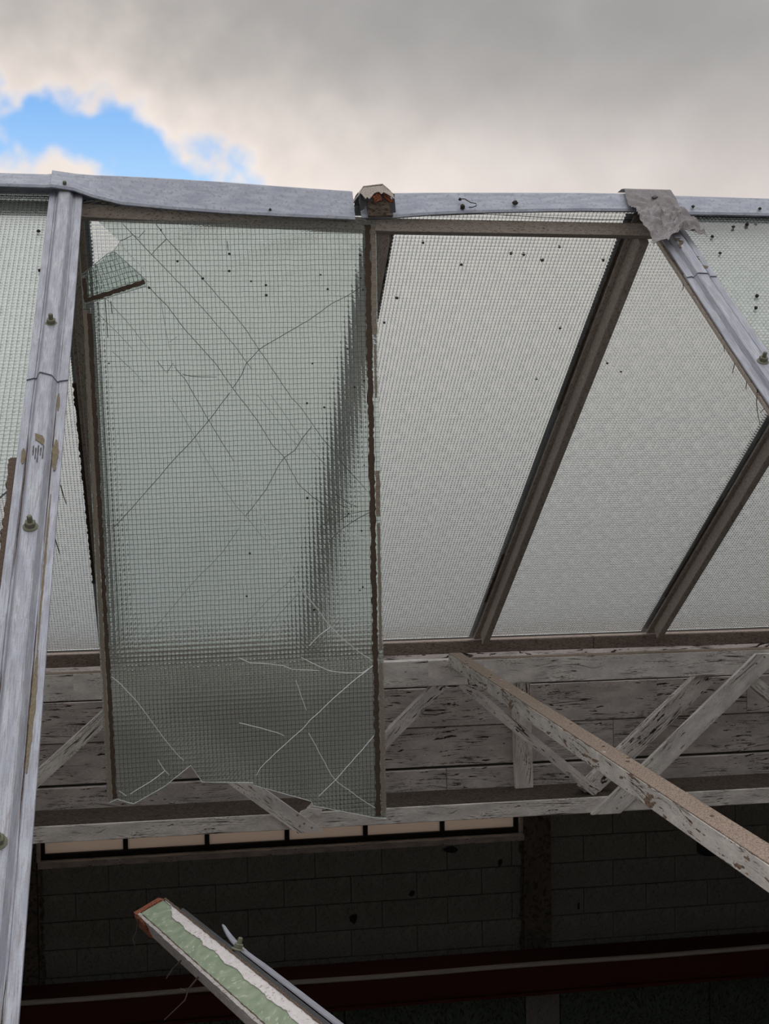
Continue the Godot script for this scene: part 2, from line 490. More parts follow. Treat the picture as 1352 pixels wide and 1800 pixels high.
# ------------------------------------------------------------------ sky
func sky_color(dir: Vector3, big: FastNoiseLite, mid: FastNoiseLite, gaps: Array) -> Color:
	var el := asin(clampf(dir.y, -1.0, 1.0))
	var az := atan2(dir.x, -dir.z)
	var w := Vector3(mid.get_noise_3dv(dir * 9.0), mid.get_noise_3dv(dir * 9.0 + Vector3(31, 7, 3)), 0.0)
	var near := 9.0
	for g in gaps:                                    # [azimuth, height, half width, half height, tilt]
		var dx := wrapf(az - g[0], -PI, PI) * cos(el)
		var dy: float = el - g[1]
		var c := cos(g[4]); var s := sin(g[4])
		var q := Vector2((dx * c + dy * s) / g[2] + w.x * 0.85, (-dx * s + dy * c) / g[3] + w.y * 1.0)
		near = minf(near, (q.length() - 1.0) * g[3])
	near += 0.018 * mid.get_noise_3dv(dir * 26.0 + Vector3(5, 5, 5))
	var t := 0.5 + 0.5 * big.get_noise_3dv(dir * Vector3(2.2, 4.6, 2.2)) * 1.5
	var up := smoothstep(0.16, 0.31, el)
	var grey := Color(0.59, 0.54, 0.515).lerp(Color(0.285, 0.28, 0.277), up)      # linear values
	grey = grey.lerp(Color(1.18, 1.17, 1.17), smoothstep(0.33, 1.0, el))
	var cloud := grey * (0.80 + 0.40 * t) * (1.0 + 0.10 * mid.get_noise_3dv(dir * 14.0))
	var rim := exp(-maxf(near, 0.0) / 0.05)
	cloud = cloud.lerp(Color(0.80, 0.71, 0.65) * (1.0 + 0.12 * mid.get_noise_3dv(dir * 22.0)), 0.9 * rim)
	var blue := Color(0.37, 0.58, 0.83).lerp(Color(0.115, 0.32, 0.71), clampf((el - 0.19) / 0.10, 0.0, 1.0))
	return blue.lerp(cloud, smoothstep(-0.006, 0.012, near))

func make_sky() -> ImageTexture:
	var big := noise(71, 1.0, 4); var mid := noise(72, 1.0, 5)
	var gaps := [[-0.018, 0.221, 0.086, 0.021, -0.32], [-0.085, 0.232, 0.030, 0.020, 0.7]]
	var r := RandomNumberGenerator.new()
	r.seed = 5
	for i in 9:
		gaps.append([0.7 + 0.6 * i + r.randf_range(-0.2, 0.2), r.randf_range(0.2, 0.8), r.randf_range(0.07, 0.14), r.randf_range(0.02, 0.05), r.randf_range(-0.3, 0.3)])
	var w := 1024
	var low := Image.create(w, w / 2, false, Image.FORMAT_RGB8)
	low.fill(Color(0.27, 0.27, 0.26).linear_to_srgb())
	for y in w / 4 + 1:
		for x in w:
			low.set_pixel(x, y, sky_at(float(x) + 0.5, float(y) + 0.5, w, big, mid, gaps))
	low.resize(4096, 2048, Image.INTERPOLATE_CUBIC)
	for y in 1040:                                     # close the seam where the picture's edges meet
		for k in range(-10, 10):
			var x := posmod(k, 4096)
			low.set_pixel(x, y, sky_at(x + 0.5, y + 0.5, 4096, big, mid, gaps) if y < 1024 else low.get_pixel(200, y))
	for y in range(700, 1000):                         # finer cloud edges towards the horizon in front
		for k in range(-320, 460):
			var x := posmod(k, 4096)
			low.set_pixel(x, y, sky_at(x + 0.5, y + 0.5, 4096, big, mid, gaps))
	return ImageTexture.create_from_image(low)

func sky_at(x: float, y: float, w: int, big: FastNoiseLite, mid: FastNoiseLite, gaps: Array) -> Color:
	var az := x / w * TAU
	var el := PI / 2 - y / (w / 2.0) * PI
	var c := sky_color(Vector3(sin(az) * cos(el), sin(el), -cos(az) * cos(el)), big, mid, gaps)
	c *= 1.0 / 1.5                                     # the sky's energy_multiplier puts this back
	return Color(minf(c.r, 1.0), minf(c.g, 1.0), minf(c.b, 1.0)).linear_to_srgb()

# ------------------------------------------------------------------ the lantern's slopes
func on_slope(side: float, x: float, s: float, o := 0.0) -> Vector3:
	return Vector3(x, -s * sin(PITCH) + o * cos(PITCH), side * (s * cos(PITCH) + o * sin(PITCH)))

func slope_frame(side: float, x := 0.0, s := 0.0, o := 0.0) -> Transform3D:   # x across, y down the slope, z outwards
	return Transform3D(Basis(Vector3.RIGHT, Vector3(0, -sin(PITCH), side * cos(PITCH)), Vector3(0, cos(PITCH), side * sin(PITCH))), on_slope(side, x, s, o))

func pane_mesh(poly: PackedVector2Array, t: Transform3D, thick: float) -> ArrayMesh:
	var p := poly.duplicate()
	if Geometry2D.is_polygon_clockwise(p):
		p.reverse()
	var front := Builder.new(); var back := Builder.new()
	var k := Geometry2D.triangulate_polygon(p)
	var cell := Vector2(CELL_U, CELL_V)
	for i in range(0, k.size(), 3):
		var a := p[k[i]]; var c := p[k[i + 1]]; var d := p[k[i + 2]]
		front.tri(t * Vector3(a.x, a.y, thick / 2), t * Vector3(c.x, c.y, thick / 2), t * Vector3(d.x, d.y, thick / 2), t.basis.z, a / cell, c / cell, d / cell)
		back.tri(t * Vector3(a.x, a.y, -thick / 2), t * Vector3(c.x, c.y, -thick / 2), t * Vector3(d.x, d.y, -thick / 2), -t.basis.z, a / cell, c / cell, d / cell)
	for i in p.size():
		var q := p[(i + 1) % p.size()]
		var e := q - p[i]
		front.quad(t * Vector3(p[i].x, p[i].y, -thick / 2), t * Vector3(q.x, q.y, -thick / 2), t * Vector3(q.x, q.y, thick / 2), t * Vector3(p[i].x, p[i].y, thick / 2), t.basis * Vector3(e.y, -e.x, 0))
	var m := ArrayMesh.new()
	front.add_to(m)
	back.add_to(m)
	return m

func wire_mesh(poly: PackedVector2Array, t: Transform3D, step: float, wobble: float, r: float) -> ArrayMesh:
	var b := Builder.new()
	var lo := poly[0]; var hi := poly[0]
	for p in poly:
		lo = lo.min(p); hi = hi.max(p)
	var wave := noise(81, 1.0, 2)
	for axis in 2:
		var cell := CELL_U if axis == 0 else CELL_V
		var n := int((hi[axis] - lo[axis]) / cell)
		for i in range(1, n + 1):
			var line := PackedVector2Array()
			var c := lo[axis] + (i - 0.5) * cell
			var m := int(ceil((hi[1 - axis] - lo[1 - axis]) / step))
			for j in m + 1:
				var q := lo[1 - axis] + (hi[1 - axis] - lo[1 - axis]) * j / m
				var w := c + wobble * (wave.get_noise_2d(q * 14.0 + axis * 50.0, c * 3.0) * 2.5 + wave.get_noise_2d(q * 70.0, c * 400.0))
				line.append(Vector2(w, q) if axis == 0 else Vector2(q, w))
			for piece in Geometry2D.intersect_polyline_with_polygon(line, poly):
				for j in piece.size() - 1:
					var d: Vector2 = (piece[j + 1] - piece[j]).normalized() * r
					var s := Vector2(-d.y, d.x)
					var pts := []
					for e in [piece[j], piece[j + 1]]:
						pts.append([t * Vector3(e.x - s.x, e.y - s.y, 0), t * Vector3(e.x, e.y, r * 1.4), t * Vector3(e.x + s.x, e.y + s.y, 0)])
					var zc: Vector3 = t * Vector3(piece[j].x, piece[j].y, r * 0.4)
					for k in 3:
						var l := (k + 1) % 3
						b.quad(pts[0][k], pts[0][l], pts[1][l], pts[1][k], (pts[0][k] + pts[0][l]) * 0.5 - zc)
	return b.mesh()

func flat_pane(called: String, label: String, poly: PackedVector2Array, side: float, group := "") -> Node3D:
	var t := slope_frame(side)
	var o := thing(called, label, "glass pane", on_slope(side, (poly[0].x + poly[1].x) / 2, poly[0].y), group)
	part("glass", pane_mesh(poly, t, 0.006), [M.roof_front, M.roof_back] if side < 0.0 else [M.near_front, M.near_back], o)
	tag(part("wire_mesh", wire_mesh(poly, t, 0.24, 0.0005, 0.0005), M.wire, o), "", "", "", "stuff")
	return o

# an irregular strip along a line in a frame's plane: putty, dirt, torn film
func ragged(a: Vector2, c: Vector2, w0: float, w1: float, jag: float, step := 0.01, taper := 0.0) -> PackedVector2Array:
	var p := PackedVector2Array()
	var d := (c - a).normalized(); var s := Vector2(-d.y, d.x)
	var n := maxi(2, int((c - a).length() / step))
	for i in n + 1:
		p.append(a.lerp(c, float(i) / n) + s * (w0 + rng.randf_range(-jag, jag)) * lerpf(1.0, sin(PI * (0.04 + 0.92 * i / n)), taper))
	for i in range(n, -1, -1):
		p.append(a.lerp(c, float(i) / n) - s * (w1 + rng.randf_range(-jag, jag)) * lerpf(1.0, sin(PI * (0.04 + 0.92 * i / n)), taper))
	return p

func plate(called: String, poly: PackedVector2Array, t: Transform3D, z0: float, z1: float, m: Material, parent: Node3D) -> MeshInstance3D:
	var b := Builder.new()
	prism(b, poly, t, z0, z1, Vector2(rng.randf(), rng.randf()))
	return part(called, b.mesh(), m, parent)

func bolt(at: Vector3, up: Vector3, size: float, parent: Node3D) -> void:
	var t := frame_along(at, up, Vector3(1, 0, 0.1))
	t = Transform3D(Basis(t.basis.x, t.basis.z, -t.basis.y), at)
	var b := Builder.new()
	lathe(b, [Vector2(0, -0.001), Vector2(0.011, -0.001), Vector2(0.0115, 0.001), Vector2(0.0085, 0.003), Vector2(0.004, 0.0035)].map(func(p): return p * size), t, 14)
	var washer := part("bolt", b.mesh(), M.bolt, parent)
	b = Builder.new()
	lathe(b, [Vector2(0.008, 0.003), Vector2(0.0085, 0.004), Vector2(0.0085, 0.0095), Vector2(0.007, 0.0105), Vector2(0.004, 0.0105)].map(func(p): return p * size), t, 6)
	part("nut", b.mesh(), M.bolt, washer)
	b = Builder.new()
	lathe(b, [Vector2(0.0042, 0.0), Vector2(0.0042, 0.019), Vector2(0.003, 0.021), Vector2(0.0, 0.021)].map(func(p): return p * size), t, 8)
	part("stud", b.mesh(), M.bolt, washer)

const CAP_PROFILE = [[-46, -3], [-45, 0], [-29, 1], [-27, -1], [-24, 0], [-18, 13], [-15, 15], [10, 15], [13, 13], [22, 0], [25, -1], [27, 1], [45, 0], [46, -3]]

func cap_line(grow := 0.0) -> PackedVector2Array:
	var p := PackedVector2Array()
	for q in CAP_PROFILE:
		p.append(Vector2(q[0] * 0.001, q[1] * 0.001 + grow))
	return p

# a length of pressed aluminium capping on a bar, its lower end cut a little unevenly
func cap_strip(side: float, x: float, s0: float, s1: float, lift: float, parent: Node3D, tilt := 0.0) -> void:
	var p := strip_of(cap_line(), 0.0018)
	var loops := []
	var n := maxi(2, int((s1 - s0) / 0.12))
	for i in n + 1:
		var s := lerpf(s0, s1, float(i) / n)
		var loop := PackedVector3Array()
		for k in p.size():
			var q := p[k]
			var e := 0.0
			if i == n:
				e = (0.006 * sin(q.x * 90.0 + x) + q.x * tilt)
			var o := lift + q.y + 0.0012 * sin(s * 9.0 + x * 7.0 + q.x * 20.0)
			loop.append(on_slope(side, x + q.x + 0.0012 * sin(s * 3.1 + x), s + e, o))
		loops.append(loop)
	var b := Builder.new()
	loft(b, loops)
	part("cap_strip", b.mesh(), M.cap, parent)

func glazing_bar(side: float, x: float, label: String, group: String, caps: Array, bolts: Array, deep := 0.085, s0 := 0.03) -> Node3D:
	var o := thing("glazing_bar", label, "glazing bar", on_slope(side, x, SLOPE, -0.1), group)
	var b := Builder.new()
	var along := Vector3(0, -sin(PITCH), side * cos(PITCH))
	var up := Vector3(0, cos(PITCH), side * sin(PITCH))
	var mid := -(deep + 0.021) / 2
	part("rib", bar(on_slope(side, x, s0 + 0.05, mid), on_slope(side, x, SLOPE - 0.075, mid), up, 0.030, deep - 0.021, 0.003, Vector2(x, x)), M.steel, o)
	part("flange", bar(on_slope(side, x, s0, -0.0155), on_slope(side, x, SLOPE - 0.01, -0.0155), up, 0.066, 0.011, 0.002, Vector2(x, 0)), M.steel, o)
	part("stem", bar(on_slope(side, x, s0, 0.005), on_slope(side, x, SLOPE - 0.01, 0.005), up, 0.012, 0.022, 0.001, Vector2(x, 0)), M.steel, o)
	for c in caps:
		cap_strip(side, x, c[0], c[1], c[2], o, c[3])
	for s in bolts:
		bolt(on_slope(side, x - 0.002, s, 0.0335), up, 1.3, o)
	return o

# ------------------------------------------------------------------ the ridge
func ridge_cap(stations: Array, label: String, rear := 0.0) -> MeshInstance3D:
	var loops := []
	for q in stations:                                # [x, top, bottom, push out]
		var line := PackedVector2Array([Vector2(-0.086 + rear * 0.5, q[2] - 0.008 + rear), Vector2(-0.082 + rear * 0.5, q[2] + rear), Vector2(-0.034, q[1]), Vector2(-0.028, q[1] + 0.003), Vector2(0.028, q[1] + 0.003), Vector2(0.034, q[1]), Vector2(0.082 + q[3], q[2]), Vector2(0.083 + q[3], q[2] - 0.008), Vector2(0.076 + q[3], q[2] - 0.010)])
		var loop := PackedVector3Array()
		for p in strip_of(line, 0.002):
			loop.append(Vector3(q[0], p.y, p.x))
		loops.append(loop)
	var b := Builder.new()
	loft(b, loops)
	return solo("ridge_capping", b.mesh(), M.zinc, label, "ridge capping", "zinc capping along the ridge")

func ridge() -> void:
	ridge_cap([[-1.98, 0.040, 0.008, 0.0], [-1.1, 0.040, 0.006, 0.0], [-0.44, 0.041, 0.004, 0.0], [-0.30, 0.040, 0.003, 0.0], [-0.262, 0.045, 0.006, 0.002]], "weathered zinc ridge cap running off above the intact pane beside the bolted bar")
	ridge_cap([[-0.283, 0.052, 0.004, 0.006], [-0.22, 0.044, -0.004, 0.004], [-0.17, 0.041, -0.022, 0.004], [-0.09, 0.040, -0.040, 0.002], [0.05, 0.036, -0.050, 0.0], [0.2, 0.030, -0.058, 0.0], [0.37, 0.021, -0.064, 0.0], [0.5, 0.015, -0.067, 0.0], [0.571, 0.012, -0.069, 0.0]], "long buckled zinc ridge cap above the cracked hanging pane")
	ridge_cap([[0.588, 0.009, -0.064, 0.003], [0.69, 0.009, -0.061, 0.0], [0.78, 0.012, -0.052, 0.0], [0.9, 0.015, -0.044, 0.0], [1.044, 0.018, -0.038, 0.0], [1.25, 0.022, -0.031, 0.0], [1.48, 0.024, -0.028, 0.0]], "zinc ridge cap lifting above the open bay between hood and tape", 0.036)
	ridge_cap([[1.47, 0.021, -0.036, 0.0], [1.7, 0.019, -0.034, 0.0], [1.86, 0.018, -0.034, 0.0], [2.6, 0.018, -0.034, 0.0], [4.1, 0.018, -0.034, 0.0]], "straight zinc ridge cap running on past the taped joint")
	# the angle under the ridge that carries the heads of the panes
	var rb := thing("ridge_beam", "brown steel angle running under the zinc ridge caps", "beam", Vector3(1.0, -0.1, 0.0))
	var drop := func(x: float) -> float: return -0.062 + 0.026 * clampf((0.66 - x) / 0.85, 0.0, 1.0)
	for i in BARS.size() - 1:
		var a: float = BARS[i]; var c: float = BARS[i + 1]
		var pa := Vector3(a, drop.call(a), 0.0); var pc := Vector3(c, drop.call(c), 0.0)
		part("web", bar(pa + Vector3(0, -0.018, 0.026), pc + Vector3(0, -0.018, 0.026), Vector3.UP, 0.007, 0.036, 0.001, Vector2(a, a)), M.steel, rb)
		part("foot", bar(pa + Vector3(0, -0.034, 0.0), pc + Vector3(0, -0.034, 0.0), Vector3.UP, 0.060, 0.007, 0.001, Vector2(a, 0.3)), M.steel, rb)
		part("rear_web", bar(pa + Vector3(0, -0.018, -0.026), pc + Vector3(0, -0.018, -0.026), Vector3.UP, 0.007, 0.036, 0.001, Vector2(a, 0.6)), M.steel, rb)
	hood()
	tape()
	# straw and splinters of an old nest under the buckled capping
	var nest := thing("nest_straw", "pale straw and brown twigs stuck under the buckled ridge cap", "straw", Vector3(-0.12, -0.06, 0.06))
	for i in 14:
		var p := Vector3(-0.165 + 0.014 * i + rng.randf_range(-0.01, 0.01), -0.036 - 0.0012 * i + rng.randf_range(-0.006, 0.004), 0.062 + rng.randf_range(-0.01, 0.012))
		var d := Vector3(rng.randf_range(0.012, 0.035), rng.randf_range(-0.008, 0.006), rng.randf_range(-0.01, 0.01))
		var sb := Builder.new()
		tube(sb, [p - d, p + Vector3(0, 0.002, 0), p + d], 0.0016 if i < 4 else 0.0011, 0.0008, 4)
		part("straw" if i < 4 else "twig", sb.mesh(), M.pale_putty if i < 4 else M.root, nest)
	# loose things lying on the capping
	var b := Builder.new()
	tube(b, [Vector3(0.890, -0.008, 0.068), Vector3(0.899, -0.010, 0.074), Vector3(0.914, -0.022, 0.083), Vector3(0.928, -0.024, 0.086), Vector3(0.929, -0.032, 0.088), Vector3(0.917, -0.036, 0.088), Vector3(0.906, -0.036, 0.088)], 0.0016, 0.0014, 6)
	solo("wire_loop", b.mesh(), M.dark_iron, "short bent piece of dark wire lying on the lifted ridge cap", "wire")
	b = Builder.new()
	tube(b, [Vector3(0.80, -0.056, 0.05), Vector3(0.95, -0.049, 0.055), Vector3(1.15, -0.055, 0.055), Vector3(1.30, -0.059, 0.055), Vector3(1.42, -0.056, 0.05)], 0.0010, 0.0010, 5)
	solo("loose_wire", b.mesh(), M.dark_iron, "thin sagging wire in the gap under the lifted ridge cap", "wire")

func hood() -> void:
	var o := thing("ridge_hood", "torn grey hood over the open ridge joint beside the hanging pane", "hood", Vector3(0.635, -0.06, 0.08))
	var t := Transform3D(Basis(Vector3.RIGHT, Vector3(0, 0.94, -0.342), Vector3(0, 0.342, 0.94)), Vector3(0, 0, 0.11))
	var front := PackedVector2Array()
	for q in [[583, -6], [593, 11], [649, 19], [671, 0], [677, -6], [681, -25], [664, -11], [650, -3], [644, -9], [636, -2], [623, -7], [612, -21], [607, -26], [601, -20], [597, -26], [590, -17]]:
		front.append(Vector2(q[0] * 0.001, q[1] * 0.001))
	plate("torn_sheet", front, t, -0.002, 0.001, M.lead, o)
	var top := Builder.new()                           # the hood runs back over the ridge
	var prof := PackedVector2Array([Vector2(0.583, -0.012), Vector2(0.593, 0.010), Vector2(0.649, 0.018), Vector2(0.671, 0.0), Vector2(0.680, -0.012)])
	prism(top, strip_of(prof, 0.003), Transform3D(Basis.IDENTITY, Vector3(0, 0.006, 0)), -0.10, 0.100)
	part("hood_top", top.mesh(), M.lead, o)
	var zt := Transform3D(Basis.IDENTITY, Vector3(0, 0, 0.102))
	for f in [[[583, -4], [593, -21], [606, -24], [600, -36], [595, -49], [588, -53], [584, -51]], [[677, -6], [684, -3], [688, -56], [675, -58], [670, -37], [680, -25]]]:
		var p := PackedVector2Array()
		for q in f:
			p.append(Vector2(q[0] * 0.001, q[1] * 0.001))
		plate("bitumen_flap", p, zt, -0.012, -0.006, M.bitumen, o)
	for f in [[[616, -15], [629, -7], [641, -5], [645, -25], [634, -28], [624, -32]], [[649, -3], [665, -9], [683, -26], [670, -29], [662, -22], [655, -18]]]:
		var p := PackedVector2Array()
		for q in f:
			p.append(Vector2(q[0] * 0.001, q[1] * 0.001))
		plate("rust_flake", p, Transform3D(Basis(Vector3.UP, 0.25), Vector3(0.02, 0, 0.262)), -0.004, 0.004, M.rust, o)
	part("packing_block", bar(Vector3(0.607, -0.048, 0.07), Vector3(0.679, -0.045, 0.07), Vector3.UP, 0.05, 0.046, 0.004), M.ledge, o)

func tape() -> void:
	var path := [Vector2(-0.03, 0.036), Vector2(0.0, 0.040), Vector2(0.034, 0.034), Vector2(0.060, 0.005), Vector2(0.092, -0.034)]   # (z, y) over the ridge
	for s in [0.14, 0.20, 0.28, 0.365]:
		var q := on_slope(1.0, 0, s, 0.040)
		path.append(Vector2(q.z, q.y))
	var lens := [0.0]
	for i in path.size() - 1:
		lens.append(lens[i] + path[i].distance_to(path[i + 1]))
	var total: float = lens[-1]
	var wr := noise(91, 1.0, 3)
	var g := []
	var rows := 56; var cols := 26
	for i in rows + 1:
		var line := []
		for j in cols + 1:
			var f := float(j) / cols
			var t := float(i) / rows
			# the lower edge is torn: long beside the bar's left, short over its crown
			t *= 1.0 - 0.19 * clampf((f - 0.22) / 0.40, 0, 1) + 0.09 * clampf((f - 0.66) / 0.34, 0, 1) - 0.012 * sin(f * 23.0)
			var l := t * total
			var k := 0
			while k < path.size() - 2 and lens[k + 1] < l:
				k += 1
			var w: float = (l - lens[k]) / (lens[k + 1] - lens[k])
			var p: Vector2 = path[k].lerp(path[k + 1], w)
			var x := lerpf(lerpf(1.402, 1.385, t), lerpf(1.548, 1.556, t), f) + 0.004 * sin(t * 17.0 + f * 3.0) * (0.3 + absf(f - 0.5))
			var bulge := 0.012 * smoothstep(0.42, 0.62, t) * (1.0 - pow(absf(x - 1.47) / 0.09, 2.0))
			var c := bulge + 0.026 * pow(absf(wr.get_noise_2d(x * 15.0 + t * 4.0, t * 3.2 - x * 10.0)), 1.3) * smoothstep(0.1, 0.5, t) + 0.012 * absf(wr.get_noise_2d(x * 34.0 - t * 3.0, t * 7.0 + 4.0)) * smoothstep(0.15, 0.45, t)
			var cs := lerpf(0.0, PITCH, clampf(t * 1.6, 0, 1))
			line.append(Vector3(x, p.y + 0.004 + c * cos(cs), p.x + 0.003 + c * sin(cs)))
		g.append(line)
	var b := Builder.new()
	sheet(b, g, 0.0012)
	var o := thing("tape_patch", "crumpled grey tape wrapped over the ridge joint", "tape", Vector3(1.47, -0.1, 0.2))
	part("tape", b.mesh(), M.tape, o)
	var hole := PackedVector2Array([Vector2(-0.012, 0.001), Vector2(-0.004, 0.005), Vector2(0.008, 0.002), Vector2(0.014, -0.001), Vector2(0.003, -0.004), Vector2(-0.006, -0.002)])
	var st := slope_frame(1.0, 1.515, 0.085, 0.0)
	plate("tear", hole, Transform3D(st.basis, Vector3(1.513, -0.030, 0.104)), -0.001, 0.0015, M.bitumen, o)
	plate("tear", hole, Transform3D(st.basis.scaled(Vector3(0.8, 1.6, 1.0)), Vector3(1.483, 0.008, 0.071)), -0.001, 0.0015, M.bitumen, o)

# ------------------------------------------------------------------ the hanging pane
func hanging_pane() -> void:
	var t := Transform3D(Basis(Vector3(0.9998, 0.0184, 0.0), Vector3(0.0277, -0.9917, -0.1256), Vector3(0.0023, -0.1256, 0.9921)), Vector3(-0.2177, -0.0853, 0.03))
	var poly := PackedVector2Array()
	for i in range(0, PANE_OUTLINE.size(), 2):
		poly.append(Vector2(PANE_OUTLINE[i], PANE_OUTLINE[i + 1]) * 0.001)
	var o := thing("hanging_glass_pane", "cracked wired glass pane hanging loose from the ridge", "glass pane", t * Vector3(0.43, 1.8, 0))
	part("glass", pane_mesh(poly, t, 0.0065), [M.glass_front, M.glass_back], o)
	tag(part("wire_mesh", wire_mesh(poly, t, 0.024, 0.0006, 0.0005), M.wire, o), "", "", "", "stuff")
	var z := 0.0034
	# glazing putty left along both long edges
	plate("putty_strip", ragged(Vector2(0.0225, 0.26), Vector2(0.0205, 1.72), 0.0065, 0.0055, 0.0016), t, z, z + 0.002, M.putty, o)
	plate("edge_dirt", ragged(Vector2(0.0095, 0.25), Vector2(0.0068, 1.722), 0.0055, 0.0055, 0.0014), t, z, z + 0.0008, M.pale_putty, o)
	plate("putty_strip", ragged(Vector2(0.831, 0.012), Vector2(0.8305, 1.838), 0.0080, 0.0080, 0.0028), t, z, z + 0.002, M.putty, o)
	for q in [[0.02, 0.33, 0.0075], [0.36, 0.52, 0.004], [0.74, 0.88, 0.0075], [0.9, 1.3, 0.0045], [1.34, 1.83, 0.0065]]:
		plate("edge_dirt", ragged(Vector2(0.849, q[0]), Vector2(0.8485, q[1]), q[2], q[2] * 0.8, 0.0018), t, z, z + 0.0008, M.pale_putty, o)
	for set in [[CRACKS_DARK, M.crack_dark, 0.0010], [CRACKS_BRIGHT, M.crack_glint, 0.0014], [CRACKS_FINE, M.crack_fine, 0.0008]]:
		for c in set[0]:
			var pts := []
			for i in range(0, c.size() - 2, 2):
				var a := Vector2(c[i], c[i + 1]) * 0.001; var e := Vector2(c[i + 2], c[i + 3]) * 0.001
				var n := maxi(1, int((e - a).length() / 0.02))
				for k in n:
					var q := a.lerp(e, float(k) / n)
					if k > 0:
						q += Vector2(rng.randf_range(-1, 1), rng.randf_range(-1, 1)) * 0.0009
					if q.x > 0.003 and q.x < 0.855 and q.y > 0.001:
						pts.append(t * Vector3(q.x, q.y, z))
			if pts.size() > 1:
				var b := Builder.new()
				tube(b, pts, set[2], set[2] * 0.8, 4)
				part("crack", b.mesh(), set[1], o)
	# near-white tubes paint the highlight along the broken lower edge and corner
	for e in [[1, 3], [4, 5], [6, 7], [8, 9], [9, 10], [10, 11], [11, 13], [19, 21], [5, 6], [7, 8], [3, 4]]:
		var pts := []
		for i in range(e[0], e[1] + 1):
			pts.append(t * Vector3(poly[i].x, poly[i].y, z - 0.0003))
		if e[0] == 1:
			pts = [t * Vector3(poly[2].x, poly[2].y, z), t * Vector3(poly[3].x, poly[3].y, z)]
		var b := Builder.new()
		tube(b, pts, 0.0011, 0.0009, 4)
		part("edge_highlight", b.mesh(), M.crack_glint, o)
	# dark runs of dirt
	for q in [[0.047, 0.230, 0.285, 0.0009], [0.0675, 0.215, 0.33, 0.0011], [0.083, 0.225, 0.262, 0.0010], [0.421, 0.058, 0.086, 0.0009]]:
		plate("dirt_run", ragged(Vector2(q[0], q[1]), Vector2(q[0] + 0.002, q[2]), q[3], q[3], 0.0004, 0.006), t, z, z + 0.0003, M.moss, o)
	# crumbs of moss and dirt stuck on it
	for i in range(0, PANE_SPECKS.size(), 2):
		part("speck", crumb_mesh(t * Vector3(PANE_SPECKS[i] * 0.001, PANE_SPECKS[i + 1] * 0.001, z + 0.0007), rng.randf_range(0.0022, 0.0044)), M.moss, o)
	# the corner that folded forward and hangs by its wires
	var st := Transform3D(t.basis.rotated(t.basis.x.normalized(), 0.10), t * Vector3(0, 0.234, 0.012) - t.basis.rotated(t.basis.x.normalized(), 0.10) * Vector3(0, 0.234, 0))
	var sp := PackedVector2Array()
	for q in [[8, 149], [84, 90], [102, 87], [166, 145], [192, 173], [186, 184], [10, 234]]:
		sp.append(Vector2(q[0], q[1]) * 0.001)
	var s := thing("glass_shard", "triangular corner of wired glass folded over the hanging pane", "glass shard", st * Vector3(0.1, 0.2, 0))
	part("glass", pane_mesh(sp, st, 0.006), [M.glass_front, M.glass_back], s)
	var turned := PackedVector2Array()
	var spin := Transform2D(-0.27, Vector2.ZERO)
	for q in sp:
		turned.append(spin.affine_inverse() * q)
	tag(part("wire_mesh", wire_mesh(turned, st * Transform3D(Basis(Vector3.BACK, -0.27), Vector3.ZERO), 0.02, 0.001, 0.0005), M.wire, s), "", "", "", "stuff")
	plate("putty_strip", ragged(Vector2(0.020, 0.222), Vector2(0.182, 0.172), 0.006, 0.007, 0.0018, 0.008), st, 0.003, 0.0055, M.putty, s)
	plate("putty_strip", ragged(Vector2(0.012, 0.16), Vector2(0.014, 0.228), 0.005, 0.006, 0.002, 0.008), st, 0.003, 0.005, M.putty, s)
	for e in [[0, 1], [1, 2], [2, 4], [5, 6]]:  # pale tubes draw the highlight on the shard's edges
		var b := Builder.new()
		tube(b, [st * Vector3(sp[e[0]].x, sp[e[0]].y, 0.003), st * Vector3(sp[e[1]].x, sp[e[1]].y, 0.003)], 0.0008, 0.0008, 4)
		part("edge_highlight", b.mesh(), M.crack_fine, s)

func crumb_mesh(at: Vector3, r: float) -> ArrayMesh:
	var b := Builder.new()
	var g := []
	for i in 5:
		var line := []
		for j in 7:
			var th := PI * i / 4.0; var ph := TAU * j / 6.0
			var k := r * (0.75 + 0.5 * absf(sin(ph * 2.0 + th * 3.0 + at.x * 90.0)))
			line.append(at + Vector3(sin(th) * cos(ph), cos(th) * 0.8, sin(th) * sin(ph)) * k)
		g.append(line)
	for i in 4:
		for j in 6:
			b.quad(g[i][j], g[i][j + 1], g[i + 1][j + 1], g[i + 1][j], (g[i][j] + g[i + 1][j + 1]) * 0.5 - at)
	return b.mesh()

# ------------------------------------------------------------------ timber under the far slope
func timber_member(called: String, a: Vector3, c: Vector3, up: Vector3, w: float, h: float, m: Material, parent: Node3D) -> MeshInstance3D:
	return part(called, bar(a, c, up, w, h, 0.003, Vector2(rng.randf() * 4, rng.randf() * 4)), m, parent)

